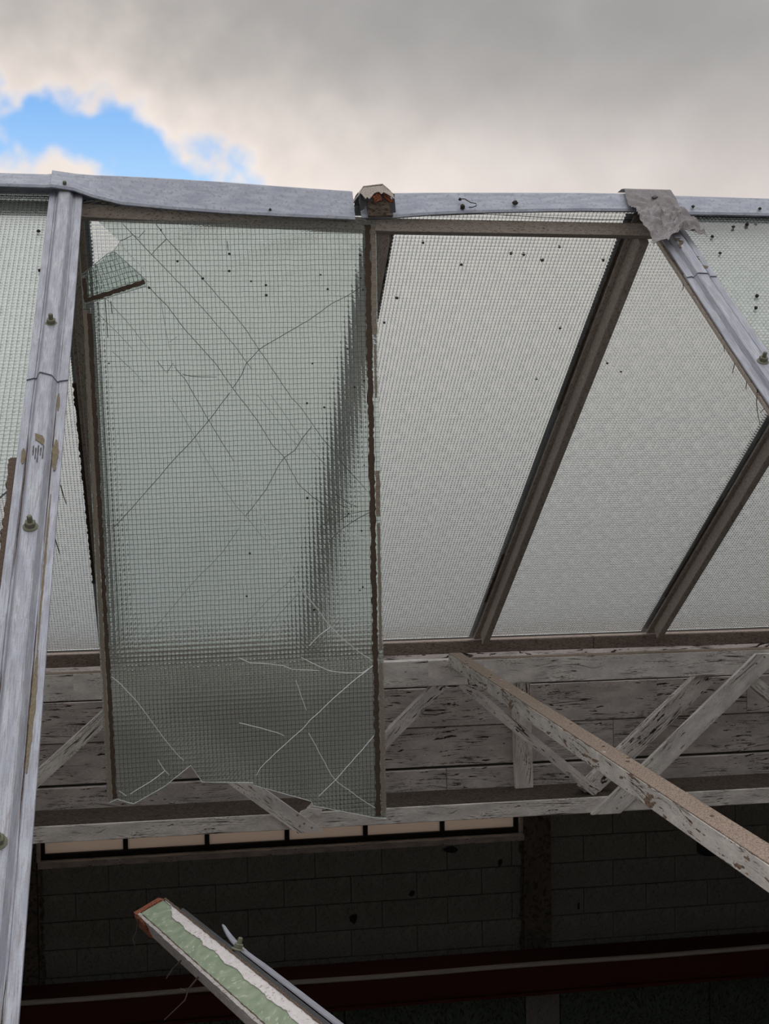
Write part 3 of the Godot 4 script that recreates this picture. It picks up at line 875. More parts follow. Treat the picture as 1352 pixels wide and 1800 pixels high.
func member_2d(called: String, a: Vector2, c: Vector2, wide: float, z_front: float, thick: float, m: Material, parent: Node3D, flat_foot := false) -> void:
	# a board lying in a plane of constant z, wide across, its ends cut level where it is nailed over a chord
	var d := (c - a).normalized(); var s := Vector2(-d.y, d.x) * wide / 2
	var p: PackedVector2Array
	if flat_foot:
		var k := wide / 2 / maxf(0.2, absf(d.y))
		p = PackedVector2Array([a + Vector2(k, 0), a - Vector2(k, 0), c - Vector2(k, 0), c + Vector2(k, 0)])
	else:
		p = PackedVector2Array([a + s, a - s, c - s, c + s])
	# extrude along the board so that the grain follows it
	var b := Builder.new()
	var t := Transform3D(Basis.IDENTITY, Vector3(0, 0, z_front - thick))
	var off := Vector2(rng.randf() * 4, rng.randf() * 4)
	var g := func(q: Vector2) -> Vector2: return off + Vector2((q - a).dot(d), (q - a).dot(Vector2(-d.y, d.x)))
	for zz in [0.0, thick]:
		b.quad(t * Vector3(p[0].x, p[0].y, zz), t * Vector3(p[1].x, p[1].y, zz), t * Vector3(p[2].x, p[2].y, zz), t * Vector3(p[3].x, p[3].y, zz), Vector3(0, 0, zz - thick / 2), g.call(p[0]), g.call(p[1]), g.call(p[2]), g.call(p[3]))
	var mid := (p[0] + p[2]) / 2
	for i in 4:
		var q := p[(i + 1) % 4]
		var out := Vector3(((p[i] + q) / 2 - mid).x, ((p[i] + q) / 2 - mid).y, 0)
		b.quad(t * Vector3(p[i].x, p[i].y, 0), t * Vector3(q.x, q.y, 0), t * Vector3(q.x, q.y, thick), t * Vector3(p[i].x, p[i].y, thick), out, g.call(p[i]), g.call(q), g.call(q) + Vector2(0, thick), g.call(p[i]) + Vector2(0, thick))
	part(called, b.mesh(), m, parent)

func girder() -> void:
	var o := thing("lattice_girder", "peeling white timber lattice girder below the far glass slope", "girder", Vector3(1.0, -2.44, -2.15))
	timber_member("top_chord", Vector3(-2.0, -1.760, -2.13), Vector3(1.395, -1.755, -2.13), Vector3.UP, 0.06, 0.120, M.timber, o)
	timber_member("top_chord", Vector3(1.400, -1.758, -2.13), Vector3(4.1, -1.762, -2.13), Vector3.UP, 0.06, 0.118, M.timber, o)
	part("dirt_layer", bar(Vector3(-2.0, -1.6985, -2.13), Vector3(4.1, -1.7005, -2.13), Vector3.UP, 0.056, 0.006, 0.002), M.bare, o)
	timber_member("bottom_chord", Vector3(-2.0, -2.402, -2.22), Vector3(4.1, -2.408, -2.22), Vector3.UP, 0.28, 0.074, M.timber, o)
	part("dirt_layer", bar(Vector3(-2.0, -2.364, -2.222), Vector3(4.1, -2.370, -2.222), Vector3.UP, 0.26, 0.006, 0.002), M.ledge, o)
	member_2d("diagonal", Vector2(-0.80, -2.375), Vector2(-0.14, -1.795), 0.058, -2.104, 0.05, M.timber, o)
	member_2d("diagonal", Vector2(-0.13, -1.838), Vector2(0.648, -2.452), 0.075, -2.055, 0.024, M.timber, o, true)
	member_2d("diagonal", Vector2(0.66, -2.385), Vector2(1.285, -1.80), 0.055, -2.104, 0.05, M.timber_worn, o)
	member_2d("diagonal", Vector2(1.365, -1.806), Vector2(2.02, -2.355), 0.047, -2.105, 0.05, M.timber_worn, o)
	member_2d("diagonal", Vector2(2.046, -2.445), Vector2(2.87, -1.715), 0.093, -2.055, 0.024, M.timber, o, true)
	member_2d("diagonal", Vector2(1.98, -2.37), Vector2(2.60, -1.83), 0.085, -2.16, 0.05, M.timber_worn, o)
	member_2d("diagonal", Vector2(2.76, -1.81), Vector2(3.42, -2.37), 0.055, -2.104, 0.05, M.timber, o)
	member_2d("diagonal", Vector2(3.46, -2.445), Vector2(4.06, -1.80), 0.08, -2.055, 0.024, M.timber, o, true)
	member_2d("diagonal", Vector2(-0.95, -2.37), Vector2(-1.6, -1.80), 0.058, -2.104, 0.05, M.timber_worn, o)
	timber_member("post", Vector3(1.718, -2.362, -2.315), Vector3(1.706, -1.83, -2.315), Vector3.BACK, 0.088, 0.04, M.timber, o)
	# nail heads
	for q in [[0.59, -2.37], [0.62, -2.41], [0.655, -2.43], [0.60, -2.42], [2.12, -2.37], [2.10, -2.42], [2.80, -1.76], [2.84, -1.73]]:
		var b := Builder.new()
		lathe(b, [Vector2(0.0055, -0.001), Vector2(0.0055, 0.0012), Vector2(0.003, 0.002), Vector2(0, 0.002)], Transform3D(Basis(Vector3.RIGHT, PI / 2), Vector3(q[0], q[1], -2.055)), 8)
		part("nail", b.mesh(), M.steel, o)
	# cladding of the upstand behind the girder
	var wall := structure("wall_upstand_back")
	part("backing", bar(Vector3(-2.0, -2.05, -2.46), Vector3(4.1, -2.05, -2.46), Vector3.UP, 0.06, 0.86, 0.004), M.mortar, wall)
	var rows := [[-1.690, -1.866], [-1.872, -2.062], [-2.067, -2.256], [-2.268, -2.378]]
	for i in rows.size():
		var cuts: Array = [[-2.0, 0.35, 4.1], [-2.0, 2.9, 4.1], [-2.0, -0.9, 2.2, 4.1], [-2.0, 1.35, 4.1]][i]
		for k in cuts.size() - 1:
			var dz: float = [0.0, 0.004, -0.003, 0.012][i]
			var mid: float = (rows[i][0] + rows[i][1]) / 2
			timber_member("plank", Vector3(cuts[k], mid, -2.398 + dz), Vector3(cuts[k + 1] - 0.003, mid, -2.398 + dz), Vector3.UP, 0.030, rows[i][0] - rows[i][1], M.plank if i > 0 else M.timber_worn, wall)
	# the plate that carries the feet of the far bars, in two lengths
	solo("eave_plate", bar(Vector3(-2.0, -1.655, -2.24), Vector3(2.035, -1.653, -2.24), Vector3.UP, 0.08, 0.058, 0.004), M.brown_plate, "brown wooden plate under the far panes, length that ends at a butt joint", "eave plate", "plates under the far glass")
	solo("eave_plate", bar(Vector3(2.039, -1.653, -2.238), Vector3(4.1, -1.660, -2.238), Vector3.UP, 0.08, 0.060, 0.004), M.brown_plate, "brown wooden plate under the far panes, length beyond the butt joint", "eave plate", "plates under the far glass")

func tie_beam() -> void:
	var o := thing("tie_beam", "loose square timber running from the girder towards the viewer", "timber", Vector3(1.116, -1.58, 2.24))
	var a := Vector3(1.333, -1.692, -2.0875); var c := Vector3(1.1165, -1.550, 2.24)
	timber_member("timber", a, c, Vector3.UP, 0.060, 0.056, M.tie, o)
	var d := (c - a).normalized()
	var up := (Vector3.UP - d * d.y).normalized()
	part("weathered_top", bar(a + up * 0.0285 + d * 0.004, c + up * 0.0285 - d * 0.004, up, 0.0585, 0.004, 0.001), M.bare, o)
	for k in 16:
		var s := rng.randf_range(0.2, 4.2)
		var p := a + d * s + up * 0.031 + Vector3(rng.randf_range(-0.022, 0.022), 0, 0)
		var b := Builder.new()
		lathe(b, [Vector2(0.007, -0.001), Vector2(0.006, 0.0015), Vector2(0.0, 0.002)].map(func(q): return q * rng.randf_range(0.5, 1.0)), Transform3D(Basis.IDENTITY, p), 7)
		part("lichen_spot", b.mesh(), M.ledge if k % 3 else M.white_paint, o)

# ------------------------------------------------------------------ the snapped bar in the foreground
func snapped_bar() -> void:
	var a := Vector3(-0.0314, -1.5658, 1.5347); var axis := Vector3(0.2479, 0.0893, 0.9647).normalized()
	var n := (Vector3(-0.697, 0.708, 0.1136) * 0.927 - Vector3(-0.6729, -0.7005, 0.2378) * 0.375).normalized()
	var s := axis.cross(n).normalized()
	var o := thing("snapped_glazing_bar", "snapped green and white steel bar with a rusty end reaching into the opening", "steel bar", a + axis * 0.8)
	var t := Transform3D(Basis(s, n, axis), a)         # x across the face (down in view), y out of the face
	var body := Builder.new()
	prism(body, rect(0.054, 0.030, 0.003), Transform3D(t.basis, t * Vector3(0, -0.016, 0)), 0.012, 0.86)
	part("body", body.mesh(), M.grey_paint, o)
	var ft := Transform3D(Basis(t.basis.z, t.basis.x, t.basis.y), a)   # polygon x along the bar, y across
	plate("green_face", PackedVector2Array([Vector2(0.018, -0.024), Vector2(0.86, -0.024), Vector2(0.86, 0.022), Vector2(0.012, 0.022)]), ft, -0.003, 0.0005, M.green, o)
	var white := PackedVector2Array()
	white.append(Vector2(0.03, -0.0275)); 
	for i in 90:
		var l := 0.03 + 0.83 * i / 89.0
		white.append(Vector2(l, -0.026 + 0.016 * smoothstep(0.03, 0.16, l) + 0.0018 * sin(l * 61.0) + rng.randf_range(-0.0012, 0.0012)))
	white.append(Vector2(0.86, -0.0275))
	plate("white_paint", white, ft, 0.0, 0.0022, M.white_paint, o)
	plate("lower_lip", ragged(Vector2(0.02, 0.0245), Vector2(0.86, 0.0245), 0.0025, 0.0025, 0.0006), ft, -0.004, 0.0035, M.grey_paint, o)
	plate("lip_shade_line", ragged(Vector2(0.03, 0.0205), Vector2(0.86, 0.0205), 0.0012, 0.0012, 0.0005), ft, 0.0, 0.0012, M.putty, o)  # dark line painted for the shade in the groove above the lip
	plate("upper_lip", ragged(Vector2(0.02, -0.0275), Vector2(0.86, -0.0275), 0.0018, 0.0018, 0.0007), ft, -0.006, 0.0035, M.putty, o)
	var rust := Builder.new()
	var e := Transform3D(t.basis, t * Vector3(0, -0.0145, 0))
	prism(rust, PackedVector2Array([Vector2(-0.0275, -0.0155), Vector2(0.020, -0.0165), Vector2(0.0285, -0.010), Vector2(0.0285, 0.017), Vector2(-0.020, 0.0175), Vector2(-0.0275, 0.012)]), e, -0.004, 0.016)
	part("rusty_end", rust.mesh(), M.rust, o)
	var lip := Builder.new()
	prism(lip, PackedVector2Array([Vector2(0.0265, -0.016), Vector2(0.031, -0.012), Vector2(0.0305, 0.012), Vector2(0.0265, 0.016)]), e, 0.0, 0.075)
	part("rust_scab", lip.mesh(), M.rust, o)
	# its loosened capping, curled away at the tip
	var g := []
	for i in 25:
		var l := 0.275 + 0.58 * i / 24.0
		var curl := 0.012 * pow(clampf((0.40 - l) / 0.125, 0, 1), 2)
		var line := []
		for j in 9:
			var w := -0.036 - 0.044 * j / 8.0 * clampf(0.12 + (l - 0.275) * 6.0, 0, 1)
			line.append(t * Vector3(w * 0.50 - 0.020, -0.006 - 0.75 * (-w - 0.036) + curl * 0.4, l) + Vector3(0.004 + curl, curl * 0.5, 0))
		g.append(line)
	var sh := Builder.new()
	sheet(sh, g, 0.002)
	part("cap_strip", sh.mesh(), M.cap, o)
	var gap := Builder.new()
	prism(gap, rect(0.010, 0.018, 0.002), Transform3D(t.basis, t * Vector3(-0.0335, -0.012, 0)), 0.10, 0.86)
	part("gap_shade_strip", gap.mesh(), M.bitumen, o)  # dark strip stands for the shaded gap beside the capping
	bolt(t * Vector3(-0.040, -0.006, 0.40), (t.basis.y * 0.8 - t.basis.x * 0.7).normalized(), 0.9, o)
	# roots that grew along it
	for r in [[[0.03, 0.0, 0.035], [0.042, -0.02, 0.03], [0.052, -0.03, 0.022], [0.055, -0.045, 0.025]], [[0.03, -0.01, 0.40], [0.05, -0.02, 0.395], [0.062, -0.03, 0.40], [0.10, -0.045, 0.385]], [[0.055, -0.02, 0.398], [0.058, -0.02, 0.375]], [[0.03, -0.01, 0.30], [0.045, -0.02, 0.285], [0.06, -0.03, 0.28]]]:
		var pts := []
		for q in r:
			pts.append(t * Vector3(q[0], q[1], q[2]))
		var rb := Builder.new()
		tube(rb, pts, 0.0016, 0.0008, 5)
		part("root", rb.mesh(), M.root, o)

# ------------------------------------------------------------------ roof and hall
func hall() -> void:
	var fl := structure("floor")
	part("slab", box(Vector3(1.0, -8.1, -0.5), Vector3(17.0, 0.2, 16.0)), M.floor, fl)
	var slabs := [[Vector3(1.0, -2.40, -5.51), Vector3(17.0, 0.2, 6.04)], [Vector3(1.0, -2.40, 4.97), Vector3(17.0, 0.2, 5.06)], [Vector3(-4.77, -2.40, -0.03), Vector3(5.4, 0.2, 4.9)], [Vector3(6.84, -2.40, -0.03), Vector3(5.3, 0.2, 4.9)]]
	for k in 4:
		part("roof_slab", box(slabs[k][0], slabs[k][1]), M.roofing, structure("ceiling" if k == 0 else "ceiling_%03d" % k))
	# near upstand and the lantern's ends
	var nu := structure("wall_upstand_front")
	part("kerb", bar(Vector3(-2.0, -2.09, 2.39), Vector3(4.1, -2.09, 2.39), Vector3.UP, 0.08, 0.84, 0.004), M.timber, nu)
	solo("eave_plate", bar(Vector3(-2.0, -1.635, 2.31), Vector3(4.1, -1.635, 2.31), Vector3.UP, 0.18, 0.06, 0.004), M.brown_plate, "brown wooden plate under the feet of the near glazing bars", "eave plate")
	for x in [-2.03, 4.13]:
		var gable := structure("wall_gable_%s" % ("left" if x < 0 else "right"))
		var b := Builder.new()
		prism(b, PackedVector2Array([Vector2(-2.42, -2.46), Vector2(2.42, -2.46), Vector2(2.42, -1.72), Vector2(0.0, 0.0), Vector2(-2.42, -1.72)]), Transform3D(Basis(Vector3(0, 0, 1), Vector3.UP, Vector3.RIGHT), Vector3(x, 0, 0)), -0.025, 0.025)
		part("gable_panel", b.mesh(), M.timber, gable)
	# outer walls: plastered, each with an added, unseen frosted strip window that brightens the hall
	for q in [["wall_left", Vector3(-7.4, 0, -0.5), Vector3(0, 0, 1), 16.0], ["wall_right", Vector3(9.4, 0, -0.5), Vector3(0, 0, 1), 16.0], ["wall_front", Vector3(1.0, 0, 7.4), Vector3(1, 0, 0), 16.6]]:
		var w := structure(q[0])
		var half: Vector3 = q[2] * (q[3] / 2)
		part("lower_wall", bar(q[1] + Vector3(0, -6.2, 0) - half, q[1] + Vector3(0, -6.2, 0) + half, Vector3.UP, 0.2, 3.7, 0.004), M.plaster, w)
		part("upper_wall", bar(q[1] + Vector3(0, -2.65, 0) - half, q[1] + Vector3(0, -2.65, 0) + half, Vector3.UP, 0.2, 0.3, 0.004), M.plaster, w)
		for k in 8:
			var a: Vector3 = q[1] + q[2] * (q[3] * (k / 8.0 - 0.5)); var c: Vector3 = q[1] + q[2] * (q[3] * ((k + 1) / 8.0 - 0.5))
			part("added_window_pane", bar(a + q[2] * 0.1 + Vector3(0, -3.575, 0), c - q[2] * 0.1 + Vector3(0, -3.575, 0), Vector3.UP, 0.006, 1.55, 0.001), M.frosted, w)
			part("pier", bar(c - q[2] * 0.1 + Vector3(0, -3.575, 0), c + q[2] * (0.1 if k < 7 else 0.0) + Vector3(0, -3.575, 0), Vector3.UP, 0.2, 1.55, 0.002), M.plaster, w)
	# the far wall: blockwork bays between pillars, a strip window, a green plinth
	var wb := structure("wall_back")
	part("backing", box(Vector3(-4.3, -4.1, -8.36), Vector3(6.2, 3.0, 0.24)), M.mortar, wb)
	part("backing", box(Vector3(1.1, -4.98, -8.36), Vector3(4.6, 1.30, 0.24)), M.mortar, wb)
	part("backing", box(Vector3(6.4, -4.1, -8.36), Vector3(6.0, 3.0, 0.24)), M.mortar, wb)
	part("lintel", box(Vector3(1.1, -2.9, -8.36), Vector3(4.6, 0.5, 0.24)), M.concrete, wb)
	part("plinth_backing", box(Vector3(1.0, -6.82, -8.36), Vector3(16.8, 2.4, 0.24)), M.mortar, wb)
	var shapes := {}
	for bay in [[-1.13, 3.315, -4.345, 5], [3.585, 6.75, -3.095, 10], [-4.6, -1.40, -4.345, 5]]:
		for r in bay[3]:
			var y0: float = bay[2] - 0.25 * r
			var x: float = bay[0]
			var len: float = 0.33 if r % 2 else 0.62
			while x < bay[1] - 0.02:
				var w := minf(len, bay[1] - x)
				var key := int(w * 1000)
				if not shapes.has(key):
					shapes[key] = bar(Vector3(-w / 2 + 0.003, 0, 0), Vector3(w / 2 - 0.003, 0, 0), Vector3.UP, 0.10, 0.243, 0.003, Vector2(rng.randf(), rng.randf()))
				var o := part("block", shapes[key], M.block, wb)
				o.position = Vector3(x + w / 2, y0 - 0.125, -8.245 + rng.randf_range(-0.003, 0.003))
				x += w
				len = 0.62
	for q in [[2.62, -4.40, 0.075, 0.03], [1.70, -4.99, 0.035, 0.05], [2.25, -4.79, 0.03, 0.03], [3.10, -4.55, 0.02, 0.04], [3.86, -5.02, 0.012, 0.04]]:
		var p := PackedVector2Array()
		for k in 9:
			p.append(Vector2(q[0], q[1]) + Vector2(cos(TAU * k / 9) * q[2], sin(TAU * k / 9) * q[3]) * rng.randf_range(0.7, 1.2))
		plate("dark_hole_patch", p, Transform3D(Basis.IDENTITY, Vector3(0, 0, -8.195)), 0.0, 0.004, M.bitumen, wb)  # dark plates painted for the shade inside chipped holes
	for x in [-1.265, 3.45]:
		part("pillar", box(Vector3(x, -4.1, -8.24), Vector3(0.265, 3.0, 0.17)), M.concrete, wb)
	# rough mortar along the pillars
	for x in [-1.10, 3.30]:
		plate("mortar_seam", ragged(Vector2(x, -4.36), Vector2(x, -5.45), 0.02, 0.012, 0.014, 0.04), Transform3D(Basis.IDENTITY, Vector3(0, 0, -8.194)), 0.0, 0.006, M.concrete, wb)
	var px := -4.6
	for w in [1.6, 1.9, 2.7, 1.72, 0.34, 1.5, 1.6]:
		part("plinth_panel", box(Vector3(px + w / 2, -6.75, -8.2), Vector3(w - 0.012, 2.2, 0.1), 0.004), M.green_wall if w > 0.5 else M.block, wb)
		px += w
	# strip window
	var win := structure("window_1")
	part("sill", box(Vector3(1.1, -4.315, -8.22), Vector3(4.44, 0.055, 0.16), 0.004), M.timber, win)
	part("bottom_rail", box(Vector3(1.1, -4.262, -8.25), Vector3(4.44, 0.05, 0.05)), M.dark_iron, win)
	part("top_rail", box(Vector3(1.1, -3.17, -8.25), Vector3(4.44, 0.05, 0.05)), M.dark_iron, win)
	part("jamb", box(Vector3(3.30, -3.72, -8.24), Vector3(0.03, 1.14, 0.16)), M.timber, win)
	part("jamb", box(Vector3(-1.115, -3.72, -8.24), Vector3(0.03, 1.14, 0.16)), M.timber, win)
	for i in 7:
		var x := -1.085 + 0.728 * i
		part("mullion", box(Vector3(minf(x, 3.265), -3.72, -8.25), Vector3(0.042, 1.1, 0.045)), M.dark_iron, win)
		if i < 6:
			part("pane", box(Vector3(x + 0.364, -3.72, -8.26), Vector3(0.69, 1.06, 0.006), 0.001), M.frosted, win)
	# crane beam in front of the far wall
	var cb := thing("crane_beam", "dark red steel beam with its lit flange edge painted pale before the block wall", "beam", Vector3(1.0, -5.6, -7.4))
	part("top_flange", box(Vector3(1.0, -5.185, -7.40), Vector3(16.4, 0.03, 0.40)), M.red_steel, cb)
	part("web", box(Vector3(1.0, -5.30, -7.24), Vector3(16.4, 0.22, 0.02)), M.red_steel, cb)
	part("bottom_flange", box(Vector3(1.0, -5.42, -7.40), Vector3(16.4, 0.03, 0.40)), M.red_steel, cb)
	var lit_flange_edge := Builder.new()
	var pts := []
	for i in 34:
		pts.append(Vector3(-7.2 + 0.5 * i, -5.158 + 0.004 * sin(i * 1.3), -7.20))
	tube(lit_flange_edge, pts, 0.021, 0.021, 6)
	part("lit_flange_edge", lit_flange_edge.mesh(), M.lit_flange_edge, cb)
	# a dark lamp housing under the ceiling
	var lamp := thing("lamp_housing", "dark round lamp housing hanging in the shade below the girder", "lamp", Vector3(4.24, -3.9, -6.0))
	var lb := Builder.new()
	lathe(lb, [Vector2(0.0, -3.90), Vector2(0.085, -3.90), Vector2(0.098, -3.885), Vector2(0.098, -3.70), Vector2(0.06, -3.62), Vector2(0.0, -3.62)], Transform3D(Basis.IDENTITY, Vector3(4.24, 0, -6.0)), 20)
	part("housing", lb.mesh(), M.bitumen, lamp)
	lb = Builder.new()
	tube(lb, [Vector3(4.24, -3.63, -6.0), Vector3(4.24, -2.67, -6.0)], 0.012, 0.012, 8)
	part("rod", lb.mesh(), M.bitumen, lamp)

# ------------------------------------------------------------------ scene
func _ready() -> void:
	rng.seed = 11
	var cam := Camera3D.new()
	cam.name = "camera"
	cam.fov = 41.7736
	cam.position = Vector3(0.0, -0.778, 3.945)
	cam.rotation_degrees = Vector3(-2.13, -9.51, -0.65)
	cam.near = 0.05
	cam.far = 200.0
	cam.current = true
	add_child(cam)
	var e := Environment.new()
	e.background_mode = Environment.BG_SKY
	var sky := Sky.new()
	var sm := PanoramaSkyMaterial.new()
	sm.panorama = make_sky()
	sm.energy_multiplier = 1.5
	sky.sky_material = sm
	e.sky = sky
	e.tonemap_mode = Environment.TONE_MAPPER_LINEAR
	e.tonemap_exposure = 1.24
	e.sdfgi_enabled = true
	e.ssao_enabled = true
	e.ssil_enabled = true
	var we := WorldEnvironment.new()
	we.name = "environment"
	we.environment = e
	add_child(we)

	make_materials()
	hall()
	girder()
	# bars: the far ones whole, the near ones as far as they still stand
	var far_words := ["far glazing bar at the end of the lantern beyond the bolted capping", "far glazing bar hidden behind the bolted aluminium capping", "far glazing bar with ragged putty just beside the hanging pane", "far glazing bar seen blurred through the hanging pane", "brown far glazing bar rising to the taped ridge joint", "brown far glazing bar next after the one below the tape", "far glazing bar out beyond the second brown one", "far glazing bar at the far end of the lantern"]
	var near_words := ["near glazing bar at the end of the lantern beside the intact pane", "near glazing bar behind the bolted capping", "near glazing bar with bolted weathered aluminium capping in two lengths", "", "near glazing bar with aluminium capping slanting down from the grey tape", "near glazing bar beyond the pane that joins the tape", "near glazing bar out past the second pane from the tape", "near glazing bar at the far end of the lantern"]
	for i in BARS.size():
		var x: float = BARS[i]
		far_bars[i] = glazing_bar(-1.0, x, far_words[i], "glazing bars of the far slope", [[0.05, 2.76, 0.018, 0.0]], [])
		if i == 2:
			var o := glazing_bar(1.0, x - 0.009, near_words[i], "glazing bars of the near slope", [[1.0, 2.78, 0.018, 0.0], [0.045, 1.026, 0.0215, 0.12]], [0.06, 0.80, 1.572, 2.325], 0.046)
			near_bars[i] = o
			old_film(o)
		elif i == 4:
			var o := glazing_bar(1.0, x + 0.003, near_words[i], "glazing bars of the near slope", [[0.48, 2.78, 0.018, 0.0], [0.09, 0.505, 0.0215, -0.1]], [0.965], 0.046)
			for k in 4:
				plate("lichen_patch", ragged(Vector2(-0.005 + 0.008 * k, 0.30 + 0.055 * k), Vector2(-0.005 + 0.006 * k, 0.36 + 0.04 * k), 0.010, 0.007, 0.005, 0.006), slope_frame(1.0, x + 0.001, 0.0, 0.0), 0.0362, 0.0372, M.ledge, o)
		elif i != 3:
			glazing_bar(1.0, x, near_words[i], "glazing bars of the near slope", [[0.045, 2.78, 0.018, 0.0]], [0.06, 0.81, 1.58, 2.33], 0.046)
	# panes
	var bay_words := ["at the end of the lantern", "seen past the bolted capping", "behind the hanging pane", "between the hanging pane and the brown bar", "between the two brown bars", "beyond the second brown bar", "at the far end of the lantern"]
	for i in BARS.size() - 1:
		var a: float = BARS[i] + 0.01; var c: float = BARS[i + 1] - 0.01
		far_panes[i] = flat_pane("roof_pane", "translucent wired glass pane of the far slope " + bay_words[i], PackedVector2Array([Vector2(a, 0.03), Vector2(c, 0.03), Vector2(c, 2.735), Vector2(a, 2.735)]), -1.0, "panes of the far slope")
		if i == 1:
			near_panes[i] = flat_pane("roof_pane", "near wired glass pane with a broken lower edge beside the bolted capping", PackedVector2Array([Vector2(a, 0.02), Vector2(c, 0.02), Vector2(c, 1.33), Vector2(c - 0.05, 1.40), Vector2(c - 0.1, 1.48), Vector2(c - 0.35, 1.66), Vector2(a + 0.2, 1.60), Vector2(a, 1.75)]), 1.0, "panes of the near slope")
		elif i != 2 and i != 3:
			near_panes[i] = flat_pane("roof_pane", "near wired glass pane " + ["at the end of the lantern", "", "", "", "with moss crumbs right of the taped bar", "second from the taped bar", "at the far end of the lantern"][i], PackedVector2Array([Vector2(a, 0.02), Vector2(c, 0.02), Vector2(c, 2.735), Vector2(a, 2.735)]), 1.0, "panes of the near slope")
	specks()
	putty()
	ridge()
	hanging_pane()
	tie_beam()
	snapped_bar()
	loose_bits()

func old_film(o: Node3D) -> void:
	# scraps of the olive protective film still sticking to the capping
	var f := slope_frame(1.0, -0.244, 0.0, 0.0)
	for q in [[Vector2(0.031, 1.26), Vector2(0.032, 1.37), 0.007, 0.006, 0.002], [Vector2(0.028, 1.08), Vector2(0.029, 1.15), 0.004, 0.003, 0.001], [Vector2(-0.034, 1.29), Vector2(-0.033, 1.345), 0.005, 0.005, 0.002], [Vector2(0.030, 0.77), Vector2(0.032, 0.83), 0.007, 0.005, 0.0025], [Vector2(0.030, 1.9), Vector2(0.029, 2.18), 0.004, 0.004, 0.0012], [Vector2(0.029, 1.45), Vector2(0.029, 1.9), 0.0025, 0.0022, 0.0007]]:
		plate("film_scrap", ragged(q[0], q[1], q[2], q[3], q[4], 0.010, 0.85), f, 0.0185, 0.0200, M.film, o)
	plate("film_scrap", PackedVector2Array([Vector2(-0.012, 1.255), Vector2(0.004, 1.265), Vector2(0.009, 1.28), Vector2(0.007, 1.30), Vector2(-0.002, 1.288), Vector2(-0.010, 1.28)]), f, 0.0335, 0.0342, M.film, o)
	for k in 5:
		plate("film_scrap", ragged(Vector2(-0.012 + 0.005 * k, 1.30 + 0.008 * (k % 2)), Vector2(-0.012 + 0.005 * k, 1.335 + 0.012 * (k % 3)), 0.0008, 0.0008, 0.0005, 0.006), f, 0.0335, 0.0339, M.dark_iron, o)
	# thin dark lines along both grooves of the capping
	for x in [-0.0265, 0.0245]:
		plate("groove_line", ragged(Vector2(x, 1.03), Vector2(x, 2.7), 0.0011, 0.0011, 0.0005, 0.02), f, 0.016, 0.0178, M.putty, o)

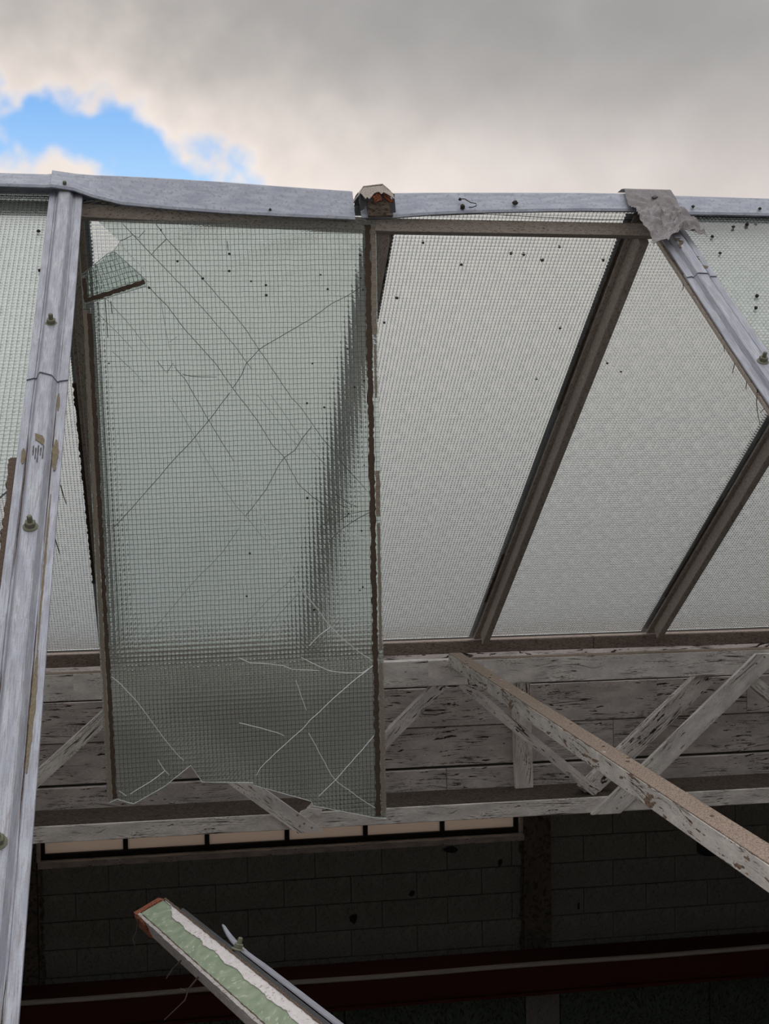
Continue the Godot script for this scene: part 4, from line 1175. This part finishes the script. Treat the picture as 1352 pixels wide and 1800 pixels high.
func loose_bits() -> void:
	# roots hanging from the near bars
	var k := 0
	for q in [[1.462, 0.42, [[0.0, 0.0], [-0.002, -0.03], [0.001, -0.055], [-0.003, -0.065]]], [1.462, 0.765, [[0, 0], [-0.003, -0.03], [0.0, -0.055]]], [1.460, 0.85, [[0.004, 0.0], [0.0, -0.03], [-0.006, -0.06], [-0.007, -0.068]]], [1.462, 0.935, [[0.010, 0.0], [0.0, -0.02], [-0.004, -0.055], [-0.003, -0.062]]], [1.455, 1.025, [[0.0, 0.0], [-0.003, -0.04], [0.0, -0.075], [0.006, -0.105]]], [1.47, 1.045, [[0.008, -0.02], [0.0, -0.04], [-0.016, -0.058]]], [-0.20, 1.38, [[0.0, 0.0], [0.006, -0.03], [0.011, -0.05]]], [-0.205, 1.545, [[0.0, 0.0], [0.006, -0.025], [0.010, -0.045]]]]:
		var base := on_slope(1.0, q[0], q[1], -0.01)
		var pts := []
		for p in q[2]:
			pts.append(base + Vector3(p[0], p[1] * 0.8, 0.01))
		var b := Builder.new()
		tube(b, pts, 0.0013, 0.0008, 5)
		solo("dry_root", b.mesh(), M.root, ["uppermost dry root hanging from the bar below the tape", "short straight dry root below the uppermost one on the taped bar", "dark dry root in the middle of those on the taped bar", "hooked dry root on the taped bar", "longest dry root, lowest on the taped bar", "forked twig beside the longest root on the taped bar", "upper dry root beside the bolted capping", "lower dry root beside the bolted capping"][k], "root", "roots hanging from the bars")
		k += 1
	for q in [[1.049, -0.018, 0.077, 0.008, "oblong moss crumb on the lifted ridge cap"], [0.889, -0.034, 0.083, 0.0085, "largest moss crumb on the lifted ridge cap, below the bent wire"], [0.884, -0.010, 0.071, 0.005, "small dark crumb beside the bent wire on the ridge cap"], [1.603, -0.018, 0.076, 0.005, "dark crumb on the straight ridge cap near the tape"], [1.817, -0.020, 0.077, 0.005, "dark crumb on the straight ridge cap far from the tape"], [0.326, -0.052, 0.079, 0.004, "dark crumb on the buckled ridge cap"]]:
		solo("moss_crumb", crumb_mesh(Vector3(q[0], q[1], q[2]), q[3]), M.moss, q[4], "moss crumb", "crumbs on the ridge capping")
	# a splinter of board at the foot of the hanging pane
	var s := PackedVector2Array([Vector2(0.64, -2.335), Vector2(0.70, -2.345), Vector2(0.69, -2.37), Vector2(0.66, -2.36), Vector2(0.63, -2.385), Vector2(0.60, -2.35)])
	var sb := Builder.new()
	prism(sb, s, Transform3D(Basis.IDENTITY, Vector3(0, 0, -2.03)), -0.012, 0.0)
	solo("wood_splinter", sb.mesh(), M.timber, "torn white splinter of board behind the pane's broken lower edge", "splinter")

# dirt stuck to the fixed panes
func specks() -> void:
	for q in [[0.816, 0.179], [0.953, 0.271], [0.768, 0.428], [0.753, 0.142], [0.742, 0.546], [1.255, 0.189], [1.147, 0.224], [1.212, 0.248], [1.414, 0.244], [1.331, 0.144], [1.431, 0.36], [1.349, 0.569], [1.438, 0.66], [1.328, 0.839], [1.104, 0.22], [1.566, 0.751], [2.258, 2.168], [1.63, 0.798]]:
		part("speck", crumb_mesh(on_slope(-1.0, q[0], q[1], 0.006), rng.randf_range(0.0035, 0.0065)), M.moss, far_panes[3] if q[0] < 1.483 else far_panes[4])
	for q in [[1.592, -0.092, 0.141], [1.706, -0.087, 0.134], [1.616, -0.126, 0.188], [1.603, -0.188, 0.273], [1.621, -0.335, 0.476], [1.593, -0.374, 0.53], [1.757, -0.075, 0.117]]:
		part("speck", crumb_mesh(Vector3(q[0], q[1], q[2]), rng.randf_range(0.0045, 0.0065)), M.moss, near_panes[4])
	for q in [[-0.308, -0.148, 0.218], [-0.292, -0.279, 0.4]]:
		part("speck", crumb_mesh(Vector3(q[0], q[1], q[2]), 0.005), M.moss, near_panes[1])

# old putty left along the bars
func putty() -> void:
	plate("putty_crust", ragged(Vector2(-0.298, 1.315), Vector2(-0.294, 1.76), 0.007, 0.009, 0.003, 0.008), slope_frame(1.0), 0.0035, 0.014, M.putty, near_bars[2])
	for q in [[2, -0.270, 0.85, 2.15, 0.010], [3, 0.704, 0.1, 0.62, 0.008], [4, 1.444, 0.12, 1.0, 0.004], [4, 1.522, 1.9, 2.3, 0.008], [4, 1.444, 2.0, 2.4, 0.005], [5, 2.296, 1.6, 2.4, 0.003]]:
		plate("putty", ragged(Vector2(q[1], q[2]), Vector2(q[1], q[3]), q[4], q[4], q[4] * 0.45, 0.012), slope_frame(-1.0), -0.010, -0.0035, M.putty if q[0] != 3 else M.bitumen, far_bars[q[0]])
